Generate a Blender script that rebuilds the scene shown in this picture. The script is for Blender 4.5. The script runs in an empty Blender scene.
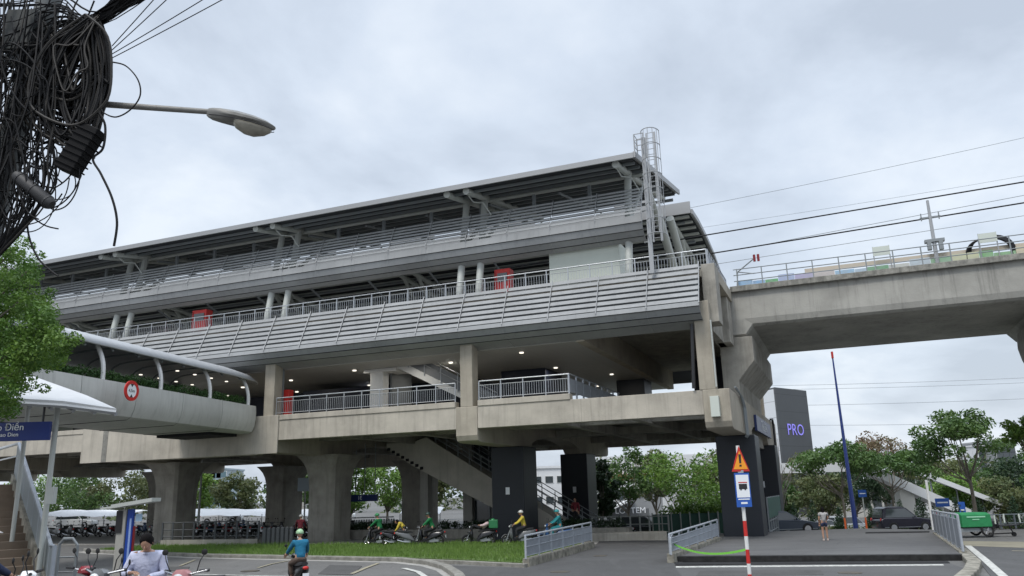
import bpy, bmesh, math, random
import numpy as np
from mathutils import Vector, Matrix
random.seed(7); rng = np.random.default_rng(7)
R_ = math.radians
sc = bpy.context.scene
col = sc.collection

# ------------------------------------------------------------------ camera geometry
FOC = 800.0; CH = 2.6; PITCH = R_(14.4); ROLL = R_(-1.55)
_F = Vector((0, math.cos(PITCH), math.sin(PITCH))); _U = Vector((0, -math.sin(PITCH), math.cos(PITCH))); _X = Vector((1, 0, 0))
CR = _X*math.cos(ROLL) + _U*math.sin(ROLL); CU = -_X*math.sin(ROLL) + _U*math.cos(ROLL)
CO = Vector((0, 0, CH))
def ray(u, v): return CR*((u-512)/FOC) + CU*((288-v)/FOC) + _F
def G(u, v, z=0.0):
    d = ray(u, v); return CO + d*((z-CH)/d.z)
def Y(u, v, y):
    d = ray(u, v); return CO + d*(y/d.y)
# station frame: s along the line (towards the right), t away from the street, z up
AZ = R_(68)
SA = Vector((math.sin(AZ), -math.cos(AZ), 0)); SN = Vector((math.cos(AZ), math.sin(AZ), 0))
STROT = math.atan2(SA.y, SA.x)
ST = Matrix.Rotation(STROT, 4, 'Z')
ID = Matrix.Identity(4)
def W(s, t, z): return SA*s + SN*t + Vector((0, 0, z))
def st_of(p): return p.dot(SA), p.dot(SN)

# ------------------------------------------------------------------ mesh builder
class MB:
    def __init__(self, M=ID): self.v = []; self.f = []; self.mi = []; self.M = M; self.m = 0
    def add(self, vs, fs):
        b = len(self.v); self.v += [tuple(self.M @ Vector(p)) for p in vs]
        self.f += [tuple(b+i for i in f) for f in fs]; self.mi += [self.m]*len(fs); return self
    def box(self, x0, x1, y0, y1, z0, z1):
        vs = [(x0,y0,z0),(x1,y0,z0),(x1,y1,z0),(x0,y1,z0),(x0,y0,z1),(x1,y0,z1),(x1,y1,z1),(x0,y1,z1)]
        return self.add(vs, [(3,2,1,0),(4,5,6,7),(0,1,5,4),(1,2,6,5),(2,3,7,6),(3,0,4,7)])
    def hexa(self, vs): return self.add(vs, [(3,2,1,0),(4,5,6,7),(0,1,5,4),(1,2,6,5),(2,3,7,6),(3,0,4,7)])
    def prism(self, prof, a0, a1, axis='x'):
        """prof: list of 2D points; axis x -> (y,z) ; y -> (x,z) ; z -> (x,y)"""
        def P(p, a): return (a,p[0],p[1]) if axis=='x' else ((p[0],a,p[1]) if axis=='y' else (p[0],p[1],a))
        n = len(prof)
        vs = [P(p,a0) for p in prof] + [P(p,a1) for p in prof]
        fs = [tuple(range(n))[::-1], tuple(range(n,2*n))] + [(i,(i+1)%n,n+(i+1)%n,n+i) for i in range(n)]
        return self.add(vs, fs)
    def tube(self, pts, r, seg=8, r1=None, cap=True):
        pts = [Vector(p) for p in pts]; n = len(pts); vs = []; fs = []
        up = Vector((0,0,1)); prev = None
        for i, p in enumerate(pts):
            if isinstance(r, (list, tuple)): rr = r[i]
            else: rr = r if r1 is None else r + (r1-r)*i/(n-1)
            d = (pts[min(i+1,n-1)] - pts[max(i-1,0)])
            if d.length < 1e-9: d = Vector((0,0,1))
            d.normalize()
            if prev is None:
                a = d.cross(up)
                if a.length < 1e-3: a = d.cross(Vector((1,0,0)))
            else:
                a = prev - d*prev.dot(d)
                if a.length < 1e-4: a = d.cross(up) if d.cross(up).length > 1e-3 else d.cross(Vector((1,0,0)))
            a.normalize(); b = d.cross(a); prev = a
            for k in range(seg):
                an = 2*math.pi*k/seg
                vs.append(tuple(p + a*(rr*math.cos(an)) + b*(rr*math.sin(an))))
        for i in range(n-1):
            for k in range(seg):
                k2 = (k+1) % seg
                fs.append((i*seg+k, i*seg+k2, (i+1)*seg+k2, (i+1)*seg+k))
        if cap: fs.append(tuple(range(seg))[::-1]); fs.append(tuple((n-1)*seg+k for k in range(seg)))
        return self.add(vs, fs)
    def cyl(self, p0, p1, r, seg=12, r1=None): return self.tube([p0, p1], r, seg, r1)
    def ell(self, c, rx, ry, rz, seg=12, ring=8, M=None):
        vs = []; fs = []
        for i in range(ring+1):
            th = math.pi*i/ring
            for k in range(seg):
                ph = 2*math.pi*k/seg
                p = Vector((rx*math.sin(th)*math.cos(ph), ry*math.sin(th)*math.sin(ph), rz*math.cos(th)))
                if M is not None: p = M @ p
                vs.append((c[0]+p.x, c[1]+p.y, c[2]+p.z))
        for i in range(ring):
            for k in range(seg):
                k2 = (k+1) % seg
                fs.append((i*seg+k, (i+1)*seg+k, (i+1)*seg+k2, i*seg+k2))
        return self.add(vs, fs)
    def torus(self, c, R, r, axis='y', seg=20, sub=8):
        pts = []
        for k in range(seg+1):
            a = 2*math.pi*k/seg
            q = (R*math.cos(a), 0, R*math.sin(a)) if axis=='y' else ((0, R*math.cos(a), R*math.sin(a)) if axis=='x' else (R*math.cos(a), R*math.sin(a), 0))
            pts.append((c[0]+q[0], c[1]+q[1], c[2]+q[2]))
        return self.tube(pts, r, sub, cap=False)
    def loft(self, rings, cap=True):
        n = len(rings[0]); vs = [p for r in rings for p in r]; fs = []
        for i in range(len(rings)-1):
            for k in range(n): fs.append((i*n+k, i*n+(k+1)%n, (i+1)*n+(k+1)%n, (i+1)*n+k))
        if cap: fs.append(tuple(range(n))[::-1]); fs.append(tuple((len(rings)-1)*n+k for k in range(n)))
        return self.add(vs, fs)
    def sheet(self, rows):
        n = len(rows[0]); vs = [p for r in rows for p in r]; fs = []
        for i in range(len(rows)-1):
            for k in range(n-1): fs.append((i*n+k, i*n+k+1, (i+1)*n+k+1, (i+1)*n+k))
        return self.add(vs, fs)

def rootM(root):
    M = Matrix.Identity(4); o = root
    while o is not None:
        M = (Matrix.Translation(o.location) @ o.rotation_euler.to_matrix().to_4x4() @ Matrix.Diagonal((*o.scale, 1))) @ M
        o = o.parent
    return M
def mesh_obj(name, me, mats, parent=None):
    o = bpy.data.objects.new(name, me); col.objects.link(o)
    for m in (mats if isinstance(mats, (list, tuple)) else [mats]): me.materials.append(m)
    if parent is not None: o.parent = parent
    return o
def obj(name, mb, mats, parent=None, smooth=False, bevel=0, seg=2, solid=0, label=None):
    me = bpy.data.meshes.new(name)
    V = np.array(mb.v, dtype=float).reshape(-1, 3)
    if parent is not None:
        inv = np.array(rootM(parent).inverted()); V = V @ inv[:3,:3].T + inv[:3,3]; org = None
    else:
        org = V.mean(axis=0); org[2] = V[:,2].min(); V = V - org
    me.from_pydata(V.tolist(), [], mb.f); me.validate()
    if len(set(mb.mi)) > 1: me.polygons.foreach_set('material_index', np.array(mb.mi[:len(me.polygons)], dtype=np.int32))
    bm = bmesh.new(); bm.from_mesh(me)
    if not solid: bmesh.ops.recalc_face_normals(bm, faces=bm.faces)
    bm.to_mesh(me); bm.free()
    o = mesh_obj(name, me, mats, parent)
    if org is not None: o.location = org
    if smooth:
        me.polygons.foreach_set('use_smooth', [True]*len(me.polygons))
        try: me.set_sharp_from_angle(angle=R_(40))
        except Exception: pass
    if solid:
        md = o.modifiers.new('Solid', 'SOLIDIFY'); md.thickness = solid; md.offset = 0
    if bevel:
        md = o.modifiers.new('Bevel', 'BEVEL'); md.width = bevel; md.segments = seg; md.limit_method = 'ANGLE'; md.angle_limit = R_(40)
    if label: o['label'] = label
    return o
def tag(o, label, cat, group=None, kind=None):
    if label: o['label'] = label
    if cat: o['category'] = cat
    if group: o['group'] = group
    if kind: o['kind'] = kind
    return o
def thing(name, label, cat, loc=(0,0,0), rotz=0, group=None, kind=None):
    o = bpy.data.objects.new(name, None); col.objects.link(o); o.empty_display_size = .3
    o.location = loc; o.rotation_euler = (0, 0, rotz)
    return tag(o, label, cat, group, kind)
def copy_tree(o, parent=None):
    c = o.copy(); col.objects.link(c); c.parent = parent
    for ch in [x for x in bpy.data.objects if x.parent == o]: copy_tree(ch, c)
    return c
def place(o, loc, rotz, label, group=None):
    o.location = loc; o.rotation_euler = (0, 0, rotz); o['label'] = label
    if group: o['group'] = group
    return o

# ------------------------------------------------------------------ materials
def mat(name, c, rough=.6, metal=0, var=0, scale=2.0, c2=None, bump=0, bscale=20, spec=.5, streak=0, trans=0, joints=None, stretch=None, detail=4, crack=0):
    m = bpy.data.materials.new(name); m.use_nodes = True; N = m.node_tree.nodes; L = m.node_tree.links
    b = N['Principled BSDF']; b.inputs['Roughness'].default_value = rough; b.inputs['Metallic'].default_value = metal
    b.inputs['Specular IOR Level'].default_value = spec
    b.inputs['Base Color'].default_value = (*c, 1)
    co = N.new('ShaderNodeTexCoord'); src = co.outputs['Object']; out = None
    def noise(sc_, det=detail, vec=src, ro=.6):
        n = N.new('ShaderNodeTexNoise'); n.inputs['Scale'].default_value = sc_; n.inputs['Detail'].default_value = det; n.inputs['Roughness'].default_value = ro
        L.new(vec, n.inputs['Vector']); return n.outputs['Fac']
    def ramp(fac, a, b_, lo=.3, hi=.7):
        r = N.new('ShaderNodeMapRange'); r.inputs[1].default_value = lo; r.inputs[2].default_value = hi; r.inputs[3].default_value = a; r.inputs[4].default_value = b_
        L.new(fac, r.inputs[0]); return r.outputs[0]
    def mapping(sx, sy, sz):
        mp = N.new('ShaderNodeMapping'); mp.inputs['Scale'].default_value = (sx, sy, sz); L.new(src, mp.inputs['Vector']); return mp.outputs[0]
    def mix(f, A, B, mode='MIX'):
        x = N.new('ShaderNodeMix'); x.data_type = 'RGBA'; x.blend_type = mode
        if hasattr(f, 'links'): L.new(f, x.inputs['Factor'])
        else: x.inputs['Factor'].default_value = f
        for nm, q in (('A', A), ('B', B)):
            if hasattr(q, 'links'): L.new(q, x.inputs[6 if nm=='A' else 7])
            else: x.inputs[6 if nm=='A' else 7].default_value = (*q, 1)
        return x.outputs[2]
    if var or c2:
        d = c2 if c2 else tuple(x*(1-var) for x in c)
        v = src if not stretch else mapping(*stretch)
        out = mix(ramp(noise(scale, vec=v), 0, 1), c, d)
    if streak:
        v = mapping(2.2, 2.2, .12)
        k = ramp(noise(1.6, 6, v, .7), 0, streak, .5, .78)
        out = mix(k, out if out else c, tuple(x*.35 for x in c))
        k2 = ramp(noise(.35, 3), 0, streak*.6, .45, .7)
        out = mix(k2, out, tuple(min(1, x*1.25) for x in c))
    if joints:   # (period_s, width) thin darker casting joints across the object x axis and z
        for axis, per, wd in joints:
            sp = N.new('ShaderNodeSeparateXYZ'); L.new(src, sp.inputs[0])
            mo = N.new('ShaderNodeMath'); mo.operation = 'PINGPONG'; mo.inputs[1].default_value = per/2; L.new(sp.outputs[axis], mo.inputs[0])
            lt = N.new('ShaderNodeMath'); lt.operation = 'LESS_THAN'; lt.inputs[1].default_value = wd; L.new(mo.outputs[0], lt.inputs[0])
            ml = N.new('ShaderNodeMath'); ml.operation = 'MULTIPLY'; ml.inputs[1].default_value = .55; L.new(lt.outputs[0], ml.inputs[0])
            out = mix(ml.outputs[0], out if out else c, tuple(x*.45 for x in c))
    if crack:
        wv = mapping(1, 1, 1); nz = N.new('ShaderNodeTexNoise'); nz.inputs['Scale'].default_value = .23; nz.inputs['Detail'].default_value = 8; nz.inputs['Roughness'].default_value = .62; nz.inputs['Distortion'].default_value = .6
        L.new(src, nz.inputs['Vector'])
        s1 = N.new('ShaderNodeMath'); s1.operation = 'SUBTRACT'; s1.inputs[1].default_value = .5; L.new(nz.outputs['Fac'], s1.inputs[0])
        s2 = N.new('ShaderNodeMath'); s2.operation = 'ABSOLUTE'; L.new(s1.outputs[0], s2.inputs[0])
        out = mix(ramp(s2.outputs[0], crack, 0, .001, .006), out if out else c, tuple(x*.3 for x in c))
        out = mix(ramp(noise(.09, 5), 0, .5, .45, .62), out, tuple(x*.55 for x in c))
        out = mix(ramp(noise(1.4, 6, mapping(1, .25, 1)), 0, .4, .55, .75), out, tuple(min(1, x*1.5) for x in c))
        out = mix(ramp(noise(45, 3), 0, .35, .4, .7), out, tuple(min(1, x*1.35) for x in c))
    if out: L.new(out, b.inputs['Base Color'])
    if bump:
        bp = N.new('ShaderNodeBump'); bp.inputs['Strength'].default_value = bump; bp.inputs['Distance'].default_value = .05
        L.new(noise(bscale, 6), bp.inputs['Height']); L.new(bp.outputs[0], b.inputs['Normal'])
    if trans:
        b.inputs['Subsurface Weight'].default_value = 0
        tr = N.new('ShaderNodeBsdfTranslucent'); tr.inputs[0].default_value = (*[min(1, x*1.6) for x in c], 1)
        ms = N.new('ShaderNodeMixShader'); ms.inputs[0].default_value = trans
        if out: L.new(out, tr.inputs[0])
        L.new(b.outputs[0], ms.inputs[1]); L.new(tr.outputs[0], ms.inputs[2]); L.new(ms.outputs[0], N['Material Output'].inputs['Surface'])
    return m
def emit(name, c, s):
    m = bpy.data.materials.new(name); m.use_nodes = True; b = m.node_tree.nodes['Principled BSDF']
    b.inputs['Base Color'].default_value = (*c, 1); b.inputs['Emission Color'].default_value = (*c, 1); b.inputs['Emission Strength'].default_value = s; return m
CON = mat('Concrete', (.41,.37,.30), .85, var=.28, scale=.9, bump=.25, bscale=14, streak=.55)
CONW = mat('WeatheredConcrete', (.37,.35,.305), .9, var=.4, scale=1.3, bump=.3, bscale=12, streak=.85)
CONB = mat('BeamConcrete', (.49,.45,.38), .85, var=.3, scale=.8, bump=.2, bscale=14, streak=.6, joints=[('X', 6.4, .012)])
CONG = mat('GirderConcrete', (.39,.38,.345), .85, var=.3, scale=.6, bump=.2, bscale=10, streak=.9)
CONS = mat('StainedCoping', (.16,.155,.14), .95, c2=(.34,.33,.29), scale=4, bump=.4, bscale=16, streak=.8)
CONBR = mat('BridgeConcrete', (.54,.54,.51), .7, var=.18, scale=.5, streak=.5)
CLAD = mat('NavyCladding', (.010,.014,.022), .45, var=.3, scale=.6, joints=[('Z', 1.45, .012), ('X', 1.05, .008)])
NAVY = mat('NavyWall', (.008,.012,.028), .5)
LOUV = mat('LouvreAluminium', (.30,.31,.315), .6, .0, var=.2, scale=.5, streak=.35)
LOUVB = mat('LouvreBacking', (.17,.18,.185), .7, .0, var=.2, scale=.5)
CLADG = mat('CurvedCladding', (.33,.34,.345), .6, .0, var=.22, scale=.3, streak=.4, spec=.35)
DIV = mat('MullionSteel', (.34,.35,.36), .5, .1)
ROOF = mat('RoofSheet', (.33,.335,.34), .5, .3, var=.12, scale=.4)
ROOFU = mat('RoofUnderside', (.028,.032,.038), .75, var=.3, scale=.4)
STEEL = mat('PaintedSteelTube', (.47,.49,.46), .5, var=.12, scale=1.5)
STEELD = mat('DarkTruss', (.22,.24,.25), .6)
RAIL = mat('RailingSteel', (.42,.44,.46), .38, .6)
RAILP = mat('RailingPaint', (.40,.43,.47), .5, .1, var=.2, scale=3)
CEIL = mat('CeilingPanel', (.42,.42,.40), .55, var=.1, scale=.3, joints=[('X', 1.2, .01), ('Y', 1.2, .01)])
WHITEP = mat('WhitePaint', (.72,.72,.70), .6, var=.12, scale=1.5)
CABI = mat('CabinetPanel', (.56,.60,.54), .5, var=.08, scale=1)
GLASS = mat('DarkGlass', (.045,.055,.06), .06, 0, spec=1.0)
ASPH = mat('Asphalt', (.135,.133,.128), .92, var=.22, scale=.25, bump=.3, bscale=60, crack=.8)
ASPHD = mat('FreshAsphalt', (.082,.082,.082), .85, var=.3, scale=.5, bump=.25, bscale=60, crack=.6)
TERR = mat('TerracePaving', (.085,.085,.086), .8, c2=(.13,.13,.127), scale=.6, bump=.15, bscale=40, stretch=(.3,2,1), crack=.5)
PAVE = mat('PavementConcrete', (.36,.35,.325), .9, var=.25, scale=.8, bump=.2, bscale=30)
EARTH = mat('GroundEarth', (.14,.14,.12), .95, c2=(.07,.10,.045), scale=.05)
KERB = mat('KerbStone', (.13,.125,.11), .9, c2=(.28,.27,.24), scale=3, bump=.3, bscale=25)
BLACK = mat('BlackGap', (.01,.01,.011), .9)
PLINTH = mat('StainedPlinth', (.34,.32,.27), .95, c2=(.10,.095,.075), scale=3.2, bump=.3, bscale=20)
LINEW = mat('RoadPaint', (.62,.62,.58), .8, c2=(.30,.30,.28), scale=6)
LINEY = mat('YellowRoadPaint', (.36,.33,.24), .85, var=.4, scale=6)
GRASS = mat('GrassSoil', (.09,.15,.035), .95, c2=(.07,.10,.03), scale=.7, bump=.5, bscale=40)
GB = mat('GrassBlade', (.115,.205,.04), .7, c2=(.16,.26,.05), scale=.45, trans=.3)
RED = mat('RedPaint', (.55,.025,.02), .45, var=.1)
REDD = mat('DarkRedPaint', (.22,.015,.02), .35)
ORANGE = mat('OrangePlastic', (.70,.13,.03), .5)
ORSIGN = mat('OrangeReflective', (.85,.33,.02), .5)
BLUE = mat('SignBlue', (.02,.10,.42), .5)
BLUED = mat('StationSignBlue', (.015,.03,.12), .4)
WHITE = mat('SignWhite', (.80,.82,.84), .5)
KIOSKB = mat('KioskBlue', (.015,.06,.33), .4)
TARP = mat('GreenTarp', (.02,.24,.08), .6, var=.2, scale=3, bump=.4, bscale=5)
TAPE = mat('GreenTape', (.25,.75,.08), .5)
CABLE = mat('BlackCable', (.005,.005,.006), .65, spec=.3)
CABLEG = mat('DustyCable', (.022,.019,.016), .6)
POLEC = mat('PoleConcrete', (.17,.18,.18), .9, var=.3, scale=3, bump=.2)
LAMP = mat('LampHousing', (.22,.215,.20), .5, .2, var=.25, scale=8)
LENS = mat('LampLens', (.30,.28,.23), .25, var=.3, scale=9, spec=.6)
RUB = mat('Rubber', (.012,.012,.012), .8)
CHR = mat('Chrome', (.55,.55,.56), .2, .9)
BPL = mat('BlackPlastic', (.02,.02,.022), .4)
SKIN = mat('Skin', (.42,.24,.16), .55, var=.08, scale=10)
HAIR = mat('Hair', (.006,.005,.005), .85, spec=.15)
BARK = mat('Bark', (.10,.085,.065), .95, c2=(.19,.17,.14), scale=4, bump=.6, bscale=10, stretch=(3,3,.6))
def paint(name, c, r=.3, **k): return mat(name, c, r, **k)
def cloth(name, c, **k): return mat(name, c, .9, var=.15, scale=6, bump=.7, bscale=7, **k)
def leafset(name, c, c2, c3):
    return [mat(name+'A', c, .6, c2=c2, scale=.8, trans=.3), mat(name+'B', c2, .6, c2=c3, scale=.8, trans=.3), mat(name+'C', c3, .6, c2=c, scale=.8, trans=.3)]
LF_MID = leafset('LeafMid', (.07,.14,.03), (.045,.10,.025), (.10,.17,.04))
LF_DARK = leafset('LeafDark', (.028,.06,.024), (.02,.045,.02), (.045,.08,.03))
LF_BRT = leafset('LeafBright', (.13,.24,.035), (.08,.17,.03), (.19,.30,.05))
LF_NEAR = leafset('LeafNear', (.10,.20,.028), (.05,.12,.02), (.17,.28,.045))
LF_OLV = leafset('LeafOlive', (.10,.13,.045), (.07,.10,.035), (.15,.16,.06))
LF_RUST = leafset('LeafRust', (.22,.13,.08), (.16,.12,.07), (.14,.15,.07))
LF_VINE = leafset('LeafVine', (.05,.12,.03), (.03,.08,.02), (.08,.16,.04))
LF_CONE = leafset('LeafCone', (.022,.055,.022), (.03,.07,.025), (.018,.045,.018))

def text_mesh(name, s, size, M, m, parent, align='CENTER', ext=.004, label=None):
    cu = bpy.data.curves.new(name, 'FONT'); cu.body = s; cu.size = size; cu.extrude = ext; cu.align_x = align; cu.align_y = 'CENTER'; cu.resolution_u = 3
    t = bpy.data.objects.new(name, cu); col.objects.link(t)
    dg = bpy.context.evaluated_depsgraph_get(); me = bpy.data.meshes.new_from_object(t.evaluated_get(dg))
    bpy.data.objects.remove(t)
    o = bpy.data.objects.new(name, me); col.objects.link(o); me.materials.clear(); me.materials.append(m)
    o.parent = parent; Mi = rootM(parent).inverted() @ M; me.transform(Mi)
    return o
def face_frame(origin, xdir, ydir=Vector((0,0,1))):
    x = Vector(xdir).normalized(); y = Vector(ydir).normalized(); z = x.cross(y)
    return Matrix(((x.x,y.x,z.x,origin[0]),(x.y,y.y,z.y,origin[1]),(x.z,y.z,z.z,origin[2]),(0,0,0,1)))

# ------------------------------------------------------------------ world and light
w = bpy.data.worlds.new('World'); sc.world = w; w.use_nodes = True
N = w.node_tree.nodes; L = w.node_tree.links; bg = N['Background']
sky = N.new('ShaderNodeTexSky'); sky.sky_type = 'NISHITA'; sky.sun_disc = False
SUN_EL, SUN_AZ = R_(58), R_(215)     # azimuth clockwise from +Y: behind the camera, to the left
sky.sun_elevation = SUN_EL; sky.sun_rotation = SUN_AZ; sky.air_density = 1.5; sky.dust_density = 2.5
tc = N.new('ShaderNodeTexCoord')
sep = N.new('ShaderNodeSeparateXYZ'); L.new(tc.outputs['Generated'], sep.inputs[0])
def math_(op, a, b=None, c=None):
    n = N.new('ShaderNodeMath'); n.operation = op
    for i, q in enumerate((a, b, c)):
        if q is None: continue
        if hasattr(q, 'links'): L.new(q, n.inputs[i])
        else: n.inputs[i].default_value = q
    return n.outputs[0]
zz = math_('MAXIMUM', sep.outputs['Z'], 0.0); den = math_('ADD', zz, .28)
cx = math_('DIVIDE', sep.outputs['X'], den); cy = math_('DIVIDE', sep.outputs['Y'], den)
cmb = N.new('ShaderNodeCombineXYZ'); L.new(cx, cmb.inputs[0]); L.new(cy, cmb.inputs[1])
n1 = N.new('ShaderNodeTexNoise'); n1.inputs['Scale'].default_value = 1.7; n1.inputs['Detail'].default_value = 9; n1.inputs['Roughness'].default_value = .55; n1.inputs['Distortion'].default_value = .25
L.new(cmb.outputs[0], n1.inputs['Vector'])
cr = N.new('ShaderNodeValToRGB'); cr.color_ramp.elements[0].position = .36; cr.color_ramp.elements[0].color = (.415,.468,.548,1)
cr.color_ramp.elements[1].position = .63; cr.color_ramp.elements[1].color = (.640,.690,.755,1)
e = cr.color_ramp.elements.new(.5); e.color = (.525,.585,.672,1)
L.new(n1.outputs['Fac'], cr.inputs[0])
gain = N.new('ShaderNodeMapRange'); gain.interpolation_type = 'SMOOTHSTEP'; gain.inputs[1].default_value = .56; gain.inputs[2].default_value = .95; gain.inputs[3].default_value = 1.0; gain.inputs[4].default_value = 2.6
L.new(zz, gain.inputs[0])
mul = N.new('ShaderNodeVectorMath'); mul.operation = 'SCALE'; L.new(cr.outputs[0], mul.inputs[0]); L.new(gain.outputs[0], mul.inputs['Scale'])
skyS = N.new('ShaderNodeVectorMath'); skyS.operation = 'SCALE'; skyS.inputs['Scale'].default_value = .1; L.new(sky.outputs[0], skyS.inputs[0])
mx = N.new('ShaderNodeMix'); mx.data_type = 'RGBA'; mx.inputs['Factor'].default_value = .88
L.new(skyS.outputs[0], mx.inputs[6]); L.new(mul.outputs[0], mx.inputs[7])
L.new(mx.outputs[2], bg.inputs['Color']); bg.inputs['Strength'].default_value = 1.0
ld = bpy.data.lights.new('Sun', 'SUN'); ld.energy = 1.5; ld.angle = R_(18); ld.color = (1, .96, .90)
lo = bpy.data.objects.new('sun_light', ld); col.objects.link(lo)
sd = Vector((math.sin(SUN_AZ)*math.cos(SUN_EL), math.cos(SUN_AZ)*math.cos(SUN_EL), math.sin(SUN_EL)))
lo.rotation_euler = sd.to_track_quat('Z', 'Y').to_euler(); lo.location = (-20, -20, 60)
sc.view_settings.view_transform = 'Standard'; sc.view_settings.look = 'None'; sc.view_settings.gamma = 1; sc.view_settings.exposure = .52
cam = bpy.data.cameras.new('Camera'); co_ = bpy.data.objects.new('Camera', cam); col.objects.link(co_)
cam.sensor_width = 36; cam.lens = FOC/1024*36; cam.clip_end = 3000; cam.clip_start = .1
co_.matrix_world = Matrix(((CR.x,CU.x,-_F.x,CO.x),(CR.y,CU.y,-_F.y,CO.y),(CR.z,CU.z,-_F.z,CO.z),(0,0,0,1)))
sc.camera = co_

# ================================================================== GROUND
def gp(u, v, z=0): p = G(u, v, z); return (p.x, p.y, z)
def flat(name, poly, z0, z1, m, label=None, cat=None, kind='structure', bevel=0):
    mb = MB(); mb.prism([(p[0], p[1]) for p in poly], z0, z1, 'z'); o = obj(name, mb, m, bevel=bevel); 
    return tag(o, label, cat, None, kind)
# one ground sheet with the raised street corner on the near left
def gz(x, y):
    k = max(0, min(1, (24-y)/5.0)); k = k*k*(3-2*k)
    j = max(0, min(1, (-1.0-x)/3.0)); j = j*j*(3-2*j)
    r = max(0, min(1, (x-1.0)/6.0)); r = r*r*(3-2*r)
    f = max(0, min(1, (y-46.0)/1.0e9*1.0e9/44.0)) if y > 46 else 0
    return .65*k*j - r*2.5*f
xs = sorted(set([-900,-500,-250,-120,-60] + [i for i in range(-40, 41, 2)] + [60,120,250,500,900]))
ys = sorted(set([-60,-30] + [i*1.0 for i in range(-10, 32)] + [34,37,40,43,46,49,52,55,58,62,66,70,75,80,85,90,100,200,400,900]))
mb = MB(); mb.sheet([[(x, y, gz(x, y)-.012) for x in xs] for y in ys])
tag(obj('ground', mb, ASPH, smooth=True), None, None, kind='structure')
# earth and verge land behind the station

# paved floor under the station
P0 = [W(-95,41.2,0), W(-3.0,41.2,0), W(-3.0,48.5,0), W(-15,48.5,0), W(-20,60,0), W(-95,60,0)]
flat('station_forecourt', P0, -.3, .0, PAVE)
# grass verge with kerb
gpoly = [gp(96,551.5), gp(200,555.5), gp(300,557.5), gp(400,559.5), gp(470,562.5), gp(526,565.5), gp(560,556), gp(588,547), gp(560,543.5), gp(500,543.5), gp(400,545), gp(300,546.5), gp(200,546), gp(150,547)]
flat('grass_verge', gpoly, -.02, .10, GRASS)
# blades
def in_poly(x, y, poly):
    c = False; n = len(poly); j = n-1
    for i in range(n):
        if ((poly[i][1] > y) != (poly[j][1] > y)) and (x < (poly[j][0]-poly[i][0])*(y-poly[i][1])/(poly[j][1]-poly[i][1]) + poly[i][0]): c = not c
        j = i
    return c
gx0, gx1 = min(p[0] for p in gpoly), max(p[0] for p in gpoly); gy0, gy1 = min(p[1] for p in gpoly), max(p[1] for p in gpoly)
mb = MB(); k = 0
while k < 26000:
    x = random.uniform(gx0, gx1); y = random.uniform(gy0, gy1)
    if not in_poly(x, y, gpoly): continue
    k += 1; h = random.uniform(.05, .17)*(1.5 if math.sin(x*1.7)+math.sin(y*2.3+x) > .8 else 1); a = random.uniform(0, math.pi); dx, dy = .02*math.cos(a), .02*math.sin(a); lx, ly = random.uniform(-.05,.05), random.uniform(-.05,.05)
    b = len(mb.v); mb.v += [(x-dx,y-dy,.09),(x+dx,y+dy,.09),(x+lx,y+ly,.10+h)]; mb.f.append((b,b+1,b+2)); mb.mi.append(0)
tag(obj('grass', mb, GB), 'short green grass on the verge below the station', 'grass', kind='stuff')
def strip(pts, wd, z0, z1):
    pts = [Vector((p[0], p[1], 0)) for p in pts]; Lp = []; Rp = []
    for i, p in enumerate(pts):
        d = (pts[min(i+1,len(pts)-1)] - pts[max(i-1,0)]).normalized(); nrm = Vector((-d.y, d.x, 0))
        Lp.append(p + nrm*wd/2); Rp.append(p - nrm*wd/2)
    mb = MB(); rings = []
    for a, b in zip(Lp, Rp): rings.append([(a.x,a.y,z0),(b.x,b.y,z0),(b.x,b.y,z1),(a.x,a.y,z1)])
    mb.loft(rings); return mb
kp = [gp(86,551), gp(96,552.5), gp(200,556.8), gp(300,559), gp(400,561.2), gp(430,564.5), gp(446,569), gp(458,577), gp(466,590)]
tag(obj('kerb', strip(kp, .34, -.05, .15), KERB, bevel=.03), None, None, kind='structure')
tag(obj('kerb', strip([gp(400,561.2), gp(470,564.2), gp(526,567.2)], .22, -.05, .12), KERB, bevel=.02), None, None, kind='structure')
tag(obj('gutter', strip([(p[0]-.12, p[1]-.42) for p in kp], .4, -.02, -.004), PAVE), None, None, kind='structure')
# driveway apron: fresh dark asphalt between the railings
ap = [gp(470,600), gp(462,577), gp(448,568.5), gp(432,565), gp(526,568), gp(592,549), gp(600,540.5), gp(716,540.5), gp(719,546), gp(674,566), gp(700,600)]
flat('driveway', ap, -.03, .004, ASPHD)
flat('road_right', [gp(670,566), gp(946,562), gp(975,572), gp(1100,640), gp(640,640)], -.03, .002, mat('RoadAsphalt', (.10,.10,.10), .9, var=.25, scale=.4, bump=.25, bscale=60))
# raised terrace under the right end of the station
tpoly = [gp(672,561), gp(962,559.5), gp(940,539), gp(936,533), gp(860,531.5), gp(720,536.5)]
flat('terrace', tpoly, -.05, .17, TERR, bevel=.02)
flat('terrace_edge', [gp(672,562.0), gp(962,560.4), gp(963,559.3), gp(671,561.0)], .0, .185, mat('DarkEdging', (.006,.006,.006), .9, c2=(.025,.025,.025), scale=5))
flat('drain', [gp(676,565.4), gp(950,563.4), gp(948,561.6), gp(674,562.8)], .0, .02, BLACK)
flat('road_marking', [gp(676,567.8), gp(944,565.6), gp(943,564.6), gp(676,566.6)], .0, .012, LINEW)
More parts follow.
